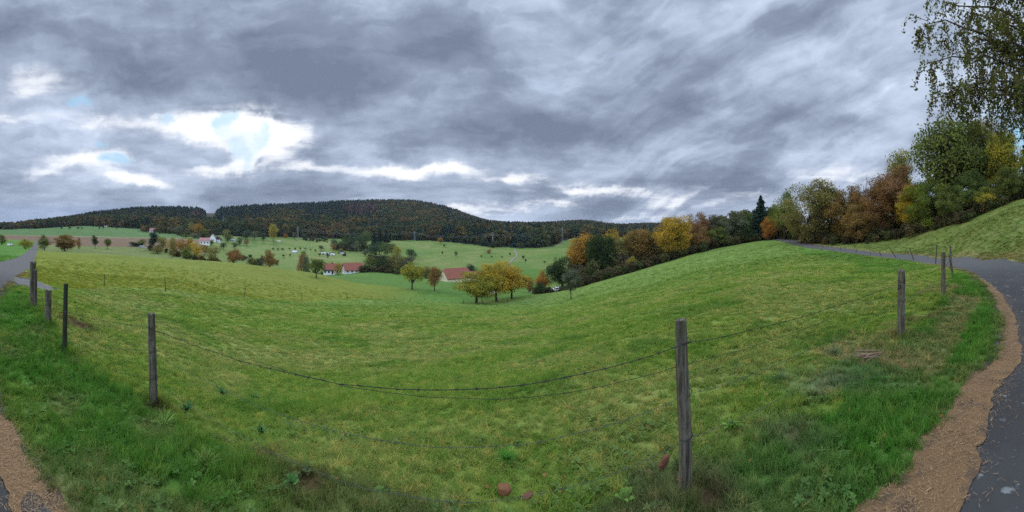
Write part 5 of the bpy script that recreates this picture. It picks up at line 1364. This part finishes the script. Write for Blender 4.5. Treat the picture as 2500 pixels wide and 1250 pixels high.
# ================================================================== birch overhanging from the right
def birch():
    rng = np.random.default_rng(77)
    base = np.array((7.6, -2.3)); z0 = GZ(*base)
    e = empty('birch_tree', (base[0], base[1], z0)); tag(e, 'birch with long hanging twigs reaching into the upper right corner of the photo', 'tree')
    def W(px, py, r):                                   # a point in the place, relative to the tree's foot
        a = AZ(px); return np.array((r*sin(a) - base[0], r*cos(a) - base[1], EYE + (HOR - py)/F*r - z0))
    T = MB(); T.tube([(0, 0, -.2), (0, 0, .1), (.05, .1, 2.5), (-.1, .3, 5.5), (-.25, .5, 8.5), (-.3, .6, 12)], [.24, .19, .16, .13, .085, .02], 12)
    t_ = T.build('trunk', M_BARKG, e, True)
    Lm = MB(); Lv = []; Nr = []
    ends = [(2262, 60, 6.4, 5.6), (2300, 5, 6.6, 6.2), (2360, -60, 6.5, 6.6), (2420, -90, 6.4, 6.6), (2285, 150, 6.2, 4.9), (2345, 210, 6.0, 4.5), (2300, 235, 6.1, 4.3), (2430, 175, 6.1, 4.6), (2480, 205, 6.3, 4.3), (2385, 110, 6.5, 5.2), (2460, 60, 6.6, 5.6), (2500, 130, 6.4, 5.2), (2440, -20, 6.8, 6.2),
            (2520, -40, 6.6, 6.6), (2360, 30, 7.0, 5.8), (2540, 220, 6.2, 4.6), (2490, -110, 7, 7), (2410, 40, 6.0, 5.6), (2330, 95, 6.9, 5.3), (2470, 120, 7.1, 5.0), (2390, 235, 6.3, 4.2), (2550, 60, 6, 5.8)]
    def leafy(p, n_, dens):
        q = p + rng.normal(size=(n_, 3))*dens; Lv.append(q)
    for (px, py, r, zs) in ends:
        b = W(px, py, r); a = np.array((-.1*zs/8, .45*zs/8, zs*.72 + .2))
        k = 12; t = np.linspace(0, 1, k)[:, None]; P = a*(1-t) + b*t; P[:, 2] += np.sin(pi*t[:, 0])*.45; P[1:-1] += rng.normal(size=(k-2, 3))*.07
        Lm.tube(P, np.linspace(.050, .008, k), 5)
        for i in range(3, k):
            for s in range(4 if i < k-1 else 6):        # side twigs that arch over and hang
                c = P[i] + rng.normal(size=3)*.05; dr = rng.normal(size=3); dr[2] = abs(dr[2])*.2; dr = unit(dr)*rng.uniform(.15, .5)
                ln = rng.uniform(.25, 1.0)*(1.15 if py > 100 else .85); m = 9
                pts = [c + dr*(1 - (1 - u)**2) - np.array((0, 0, ln*u**1.6)) + rng.normal(size=3)*.012 for u in np.linspace(0, 1, m)]
                Lm.tube(pts, np.linspace(.0065, .002, m), 3, False)
                for q in pts[2:]:
                    leafy(q, rng.integers(4, 8), .032)
        for i in range(2, k): leafy(P[i], 16, .13)
    # the longest hanging strands
    for (px, y0, y1, r) in ((2345, 200, 292, 6.0), (2365, 190, 285, 6.0), (2352, 230, 300, 6.05), (2450, 200, 330, 6.1), (2462, 190, 322, 6.1), (2495, 180, 335, 6.2), (2275, 160, 245, 6.1), (2480, 230, 318, 6.1), (2246, 70, 120, 6.4), (2320, 150, 265, 6.1), (2420, 180, 295, 6.0), (2385, 170, 262, 6.2)):
        for s in range(3):
            x_ = px + rng.normal()*6; P = [W(x_ + 3*u*rng.normal(), y0 + (y1 - y0)*u*rng.uniform(.93, 1.04), r) for u in np.linspace(0, 1, 12)]
            P[0] = P[0] + rng.normal(size=3)*.03
            Lm.tube(P, np.linspace(.005, .0015, 12), 3, False)
            for q in P[1:]: leafy(q, 5, .05)
    Lm.build('limbs', M_BARK, t_, True)
    Pv = np.vstack(Lv); V, Q = leaf_quads(Pv, np.tile((0., 0., .3), (len(Pv), 1)), .051, rng, .6, .8)
    c = mesh_np('crown', V, Q, M_LEAF, e); c.color = (.115, .142, .040, 1); c['second_colour'] = [.120, .105, .034]
    print('birch leaves', len(Pv))
birch()

# ================================================================== stones, sticks and single weeds near the viewer
def rock(name, px, py, size, mat, label, seed, cat='stone', rot=(0, 0, 0), sink=.2, pw=2.6):
    rng = np.random.default_rng(seed); x, y, z = hit(px, py)
    me = bpy.data.meshes.new(name); V = []; n1, n2 = 22, 14; Fq = []
    for i in range(n2 + 1):
        th = pi*i/n2
        for j in range(n1):
            ph_ = 2*pi*j/n1; d = np.array((sin(th)*cos(ph_), sin(th)*sin(ph_), cos(th)))
            q = (abs(d[0])**pw + abs(d[1])**pw + abs(d[2])**pw)**(-1/pw)
            V.append(d*q*np.array(size)/2)
    V = np.array(V); V += (np.stack([fbm(V[:, 0]*14 + 3*k_ + seed, V[:, 1]*14 + V[:, 2]*11, 3) for k_ in range(3)], 1) - .5)*min(size)*.35
    for i in range(n2):
        for j in range(n1): Fq.append((i*n1 + j, (i+1)*n1 + j, (i+1)*n1 + (j+1) % n1, i*n1 + (j+1) % n1))
    o = mesh_np(name, V, np.array(Fq), mat, smooth=True)
    o.location = (x, y, z + size[2]*(.5 - sink) + .03); o.rotation_euler = rot
    tag(o, label, cat); return o
rock('sandstone', 1620, 1158, (.055, .05, .125), M_STONE, 'upright oval reddish stone left of the nearest fence post', 3, 'stone', (.35, .45, .2), .12, 2.1)
rock('brick_piece', 1231, 1214, (.085, .065, .05), M_BRICK, 'broken orange brick piece in the grass at the bottom edge', 5, 'brick', (.05, .1, .25), .1, 5)
rock('roof_tile_shard', 1288, 1226, (.07, .05, .022), M_STONE, 'small flat red shard right of the broken brick', 7, 'shard', (.1, -.1, .4), .0, 3)
x, y, z = hit(2130, 880); M = MB(); rng = np.random.default_rng(4)
for i in range(11):
    a = -.55 + rng.normal()*.22; L = rng.uniform(.10, .2); c = np.array((rng.normal()*.05, rng.normal()*.035, .045 + .010*i*.5)); d = np.array((cos(a), sin(a), rng.normal()*.12))*L
    M.tube([c - d, c + d*.1 + rng.normal(size=3)*.01, c + d], [.008, .009, .004], 6)
o = M.build('stick_bundle', simple('bleached_wood', (.20, .135, .09), .9, .4, 20, .1)); o.location = (x, y, z); tag(o, 'small heap of pale broken sticks in the grass before the right fence post', 'sticks')
M_WEED, k, p, o = material('weed_leaf')
rnd = k.new('ShaderNodeNewGeometry').outputs['Random Per Island']; oi = k.new('ShaderNodeObjectInfo').outputs['Color']
g_ = k.lin(rnd, 0, 1, .65, 1.4); k.put(p.inputs['Base Color'], k.v('MULTIPLY', oi, k.xyz(g_, g_, g_))); p.inputs['Roughness'].default_value = .9; p.inputs['Specular IOR Level'].default_value = .05
def rosette(name, px, py, n_, L, w, col, label, seed, up=.5, cat='plant'):
    rng = np.random.default_rng(seed); x, y, z = hit(px, py); M = MB()
    for i in range(n_):
        a = rng.uniform(0, 2*pi); ln = L*rng.uniform(.55, 1.1); ww = w*rng.uniform(.6, 1.1); el = up*rng.uniform(.4, 1.6)
        d = np.array((cos(a), sin(a), 0)); s_ = np.array((-sin(a), cos(a), 0)); k0 = len(M.v)
        for t, q in ((0, .12), (.25, .7), (.55, 1), (.8, .75), (1, .05)):
            c = d*ln*t*cos(el)*.9 + np.array((0, 0, ln*(sin(el)*t*1.5 - .75*t*t*sin(el)) + .01)) + rng.normal(size=3)*.004
            M.v += [tuple(c - s_*ww*q*.5 + (0, 0, .12*ww*q)), tuple(c), tuple(c + s_*ww*q*.5 + (0, 0, .12*ww*q))]
        for i_ in range(4):
            b = k0 + i_*3; M.f += [(b, b+1, b+4, b+3), (b+1, b+2, b+5, b+4)]
    o = M.build(name, M_WEED, None, True); o.location = (x, y, z); o.color = (*col, 1); tag(o, label, cat); return o
rosette('dock_plant', 712, 1195, 22, .11, .042, (.050, .12, .030), 'broad leaved dark green dock by the dark hollow, lower left', 1, .75)
rosette('dock_plant', 1527, 1232, 12, .12, .04, (.095, .175, .032), 'bright yellow green dock at the bottom edge left of the nearest post', 2, .6)
rosette('thistle_plant', 1786, 1052, 30, .11, .022, (.095, .19, .03), 'bright green feathery weed right of the nearest post', 3, .9)
rosette('rush_tuft', 2038, 868, 90, .20, .006, (.090, .125, .055), 'spiky grey green rush tuft left of the heap of sticks', 4, .62)
rosette('grass_tussock', 400, 1048, 80, .22, .007, (.125, .20, .040), 'bright long bladed tussock below the leaning left post', 5, .65)
rosette('grass_tussock', 500, 1150, 70, .20, .007, (.115, .17, .035), 'yellowish tussock in the lower left verge', 6, .8)
rosette('grass_tussock', 1235, 1130, 110, .15, .006, (.060, .17, .022), 'vivid green tuft above the broken brick', 7, .7)
rosette('nettle_plant', 455, 1008, 30, .16, .035, (.038, .10, .030), 'dark leafy nettle right of the leaning left post', 8, .8)
rosette('nettle_plant', 635, 1065, 30, .15, .030, (.060, .13, .034), 'leafy nettle above the dark hollow', 9, .8)
rosette('dock_plant', 545, 965, 24, .15, .045, (.045, .115, .028), 'dark dock in the pasture edge right of the leaning post', 11, .6)
rosette('dock_plant', 620, 975, 20, .14, .045, (.055, .125, .030), 'lighter dock beside the dark one at the pasture edge', 12, .6)
rosette('rush_tuft', 1905, 930, 60, .20, .005, (.070, .10, .045), 'thin grey rush tuft in the rough patch right of the nearest post', 13, .6)
# ================================================================== grass
def tuft(nm, seed, n_, h, spread, w, lean):
    rng = np.random.default_rng(seed); V = []; Q = []
    for i in range(n_):
        a = rng.uniform(0, 2*pi); rr = spread*rng.random()**.5; c = np.array((cos(a)*rr, sin(a)*rr, -.01))
        b = rng.uniform(0, 2*pi); d = np.array((cos(b), sin(b), 0)); s_ = np.array((-sin(b), cos(b), 0))
        hh = h*rng.uniform(.45, 1.1); ln = lean*rng.uniform(.3, 1.5)*hh; ww = w*rng.uniform(.7, 1.3); k = len(V)
        for t, q in ((0, 1), (.5, .8), (1, .08)):
            p_ = c + d*ln*t*t + np.array((0, 0, hh*(t - .25*t*t*min(1, lean))))
            V += [p_ - s_*ww*q*.5, p_ + s_*ww*q*.5]
        Q += [(k, k+1, k+3, k+2), (k+2, k+3, k+5, k+4)]
    o = mesh_np(nm, np.array(V), np.array(Q), M_GRASS); me = o.data; bpy.data.objects.remove(o); return me
GP = [tuft('grass_short_%d' % s, s, 34, 1.0, .62, .055, .7) for s in range(4)] + [tuft('grass_long_%d' % s, 40 + s, 30, 1.0, .38, .036, 1.0) for s in range(4)]
def grass():
    rng = np.random.default_rng(3)
    xs, ys = [], []
    for (r0, r1, dens) in ((1.0, 3.2, 420), (3.2, 6, 250), (6, 10, 120), (10, 16, 58), (16, 26, 24), (26, 42, 9), (42, 75, 3.0)):
        m = int(dens*(r1*r1 - r0*r0)*R(206)/2)
        r = np.sqrt(rng.uniform(r0*r0, r1*r1, m)); a = rng.uniform(-R(103), R(103), m)
        xs.append(r*np.sin(a)); ys.append(r*np.cos(a))
    x = np.concatenate(xs); y = np.concatenate(ys)
    d, s = seg_dist(x, y, EDGE)
    keep = (s < 0) | (d > ROADW + .05)
    dl, sl_ = seg_dist(x, y, LIT)
    inlit = (x > -4.6) & (x < 12) & (sl_ > 0) & (dl < .9)
    edge_r = (sl_ < 0) | (dl < .05*rng.random(len(x)))
    near = np.hypot(x, y) < 12.5
    keep &= np.where(near & (x > -4.6) & (x < 12), edge_r | ((s > 0) & (d > ROADW + .05)), True)
    keep &= ~((np.hypot((x + 15)/2.6, (y - 1.5)/1.0) < .95))
    keep &= rng.random(len(x)) < np.interp(np.hypot(x, y), [0, 38, 74], [1, 1, 0])
    for (ex, ey, er) in BARE: keep &= ~((np.hypot(x - ex, y - ey) < er*.8) & (rng.random(len(x)) < .75))
    for (ex, ey, ez, q) in ((*hit(1231, 1214), .07), (*hit(1620, 1158), .05), (*hit(1288, 1226), .05)): keep &= np.hypot(x - ex, y - ey) > q
    x = x[keep]; y = y[keep]; r = np.hypot(x, y)
    z = ground_z(x, y)[0]
    T = tint(x, y)
    n_ = len(x)
    fy = np.interp(x, [-40, -12, -8.5, -5.4, -3.6, 1, 4.5, 7.3, 11.8], [.9, .9, .9, 1.1, 1.75, 1.74, 1.79, 1.84, 2.7])
    verge = (y < fy + .35) & (x > -13) & (x < 13)
    lush = np.clip((T[:, 1]/np.maximum(T[:, 0], .01) - 1.35)/1.2, 0, 1)
    pat = fbm(x*1.1 + 20, y*1.1, 3)
    h = .045 + .05*lush + .07*np.clip(pat - .52, 0, .3)
    h = h*np.where(verge, 1.2, 1.0)*np.where((np.abs(y - fy) < .3) & (np.abs(x) < 9), 1.35, 1)
    h = h*rng.uniform(.65, 1.35, n_)*np.interp(r, [0, 1.8, 4, 20, 62], [.9, 1.0, 1.05, 1.15, 1.0])
    for p_ in (PA, PB, PC, PD, PE, PF, PG): h = h*np.where(np.hypot(x - p_[0], y - p_[1]) < .16, 1.7, 1.0)
    w = np.interp(r, [1, 3, 6, 12, 20, 40, 62], [.062, .075, .11, .17, .26, .42, .6])*rng.uniform(.75, 1.3, n_)
    longk = (rng.random(n_) < np.where(verge, .42, .2))
    idx = np.where(longk, rng.integers(4, 8, n_), rng.integers(0, 4, n_))
    h = np.where(longk, h*1.35, h)
    v = rng.random(n_)
    T = T*1.25; col = T*rng.uniform(.72, 1.22, (n_, 1))
    straw = (v < np.where(verge, .10, .16))
    col = np.where(straw[:, None], T*np.array((1.9, 1.35, 1.5)), col)
    deep = (v > .80)
    col = np.where(deep[:, None], T*np.array((.62, .85, .62)), col)
    rot = np.stack([rng.normal(size=n_)*.12, rng.normal(size=n_)*.12, rng.uniform(0, 6.28, n_)], 1)
    print('grass tufts', n_)
    scatter('grass', np.stack([x, y, z], 1), rot, np.stack([w, w, h], 1), idx, col, GP, label='short pasture grass and longer verge grass')
grass()
def weeds():
    rng = np.random.default_rng(33); protos = []
    for s in range(4):
        V = []; Q = []
        for i in range(12):
            a = rng.uniform(0, 2*pi); ln = rng.uniform(.5, 1.0); el = rng.uniform(.15, .9); ww = ln*rng.uniform(.28, .5)
            d = np.array((cos(a), sin(a), 0)); q_ = np.array((-sin(a), cos(a), 0)); k = len(V)
            for t, q in ((0, .15), (.4, .9), (.75, 1), (1, .15)):
                p_ = d*ln*t*cos(el) + np.array((0, 0, ln*(sin(el)*t*1.3 - .5*t*t)))
                V += [p_ - q_*ww*q*.5 + (0, 0, .05), p_ + q_*ww*q*.5 + (0, 0, .05)]
            Q += [(k+2*j, k+2*j+1, k+2*j+3, k+2*j+2) for j in range(3)]
        o = mesh_np('weed_%d' % s, np.array(V), np.array(Q), M_GRASS); protos.append(o.data); bpy.data.objects.remove(o)
    m = 9000; r = 1.2 + 9*rng.random(m)**1.3; a = rng.uniform(-R(100), R(100), m); x = r*np.sin(a); y = r*np.cos(a)
    d, s = seg_dist(x, y, EDGE); n1 = fbm(x*1.7 + 3, y*1.7, 3)
    keep = (s < 0) & (d > .55) & (n1 > np.where((x < -.8) & (y < 2.1), .36, np.where(y < 2.2, .47, .60))) & ((x < -4.6) | (seg_dist(x, y, LIT)[1] < 0))
    x, y = x[keep], y[keep]; n_ = len(x); z = ground_z(x, y)[0]; T = tint(x, y)
    sc = rng.uniform(.022, .062, n_); base = np.array([(.075, .150, .038), (.055, .115, .036), (.105, .160, .050)])[rng.integers(0, 3, n_)]
    col = (T*.5 + base*.6)*rng.uniform(.75, 1.3, (n_, 1)); rot = np.zeros((n_, 3)); rot[:, 2] = rng.uniform(0, 6.28, n_)
    scatter('low_weeds', np.stack([x, y, z + rng.uniform(.01, .05, n_)], 1), rot, np.stack([sc, sc, sc], 1), rng.integers(0, 4, n_), col, protos, label='low broad leaved weeds among the grass')
weeds()
def needles():
    rng = np.random.default_rng(8); V = []; Q = []
    k_ = rng.integers(0, len(LIT), 30000)
    t = rng.normal(.5, .36, len(k_))*(wid[k_] + .02)
    P = LIT[k_] + nl[k_]*t[:, None] + rng.normal(size=(len(k_), 2))*.03
    r = np.hypot(P[:, 0], P[:, 1]); m = (r < 8); P = P[m]
    z = ground_z(P[:, 0], P[:, 1])[0]
    for (x, y), zz in zip(P, z):
        a = rng.uniform(0, pi); L = rng.uniform(.006, .019); w = rng.uniform(.0006, .0014)
        if rng.random() < .02: L *= 1.5; w *= 2.5
        d = np.array((cos(a), sin(a), rng.normal()*.15))*L; s_ = np.array((-sin(a), cos(a), 0))*w; c = np.array((x, y, zz + rng.uniform(.016, .028))); k = len(V)
        V += [c - d - s_, c + d - s_, c + d + s_, c - d + s_]; Q.append((k, k+1, k+2, k+3))
    o = mesh_np('fallen_needles', np.array(V), np.array(Q), M_NEEDLE); tag(o, kind='stuff')
needles()
def fallen_leaves():
    rng = np.random.default_rng(18); x = rng.uniform(-3.2, 5.5, 150); y = rng.uniform(.35, 2.6, 150)
    z = ground_z(x, y)[0]; P = np.stack([x, y, z + .035], 1)
    V, Q = leaf_quads(P, np.tile((0, 0, 1.6), (len(x), 1)), .034, rng, 0, .8)
    o = mesh_np('fallen_leaves', V, Q, M_LEAF); o.color = (.34, .19, .05, 1); o['second_colour'] = [.20, .10, .05]; tag(o, kind='stuff')
fallen_leaves()

# ================================================================== air
def haze():
    m = bpy.data.materials.new('haze'); m.use_nodes = True; m.node_tree.nodes.clear()
    k = N(m.node_tree); o = k.new('ShaderNodeOutputMaterial'); v = k.new('ShaderNodeVolumePrincipled')
    v.inputs['Color'].default_value = (.80, .87, 1.0, 1); v.inputs['Density'].default_value = HAZE; v.inputs['Anisotropy'].default_value = .0
    m.node_tree.links.new(v.outputs[0], o.inputs['Volume'])
    M = MB().box(-6500, 6500, -6500, 6500, ZLOW - 1, 150)
    b = M.build('haze', m); tag(b, kind='stuff')
HAZE = 0.00004
ZLOW = min(v.co.z for v in GROUND.data.vertices)
haze()
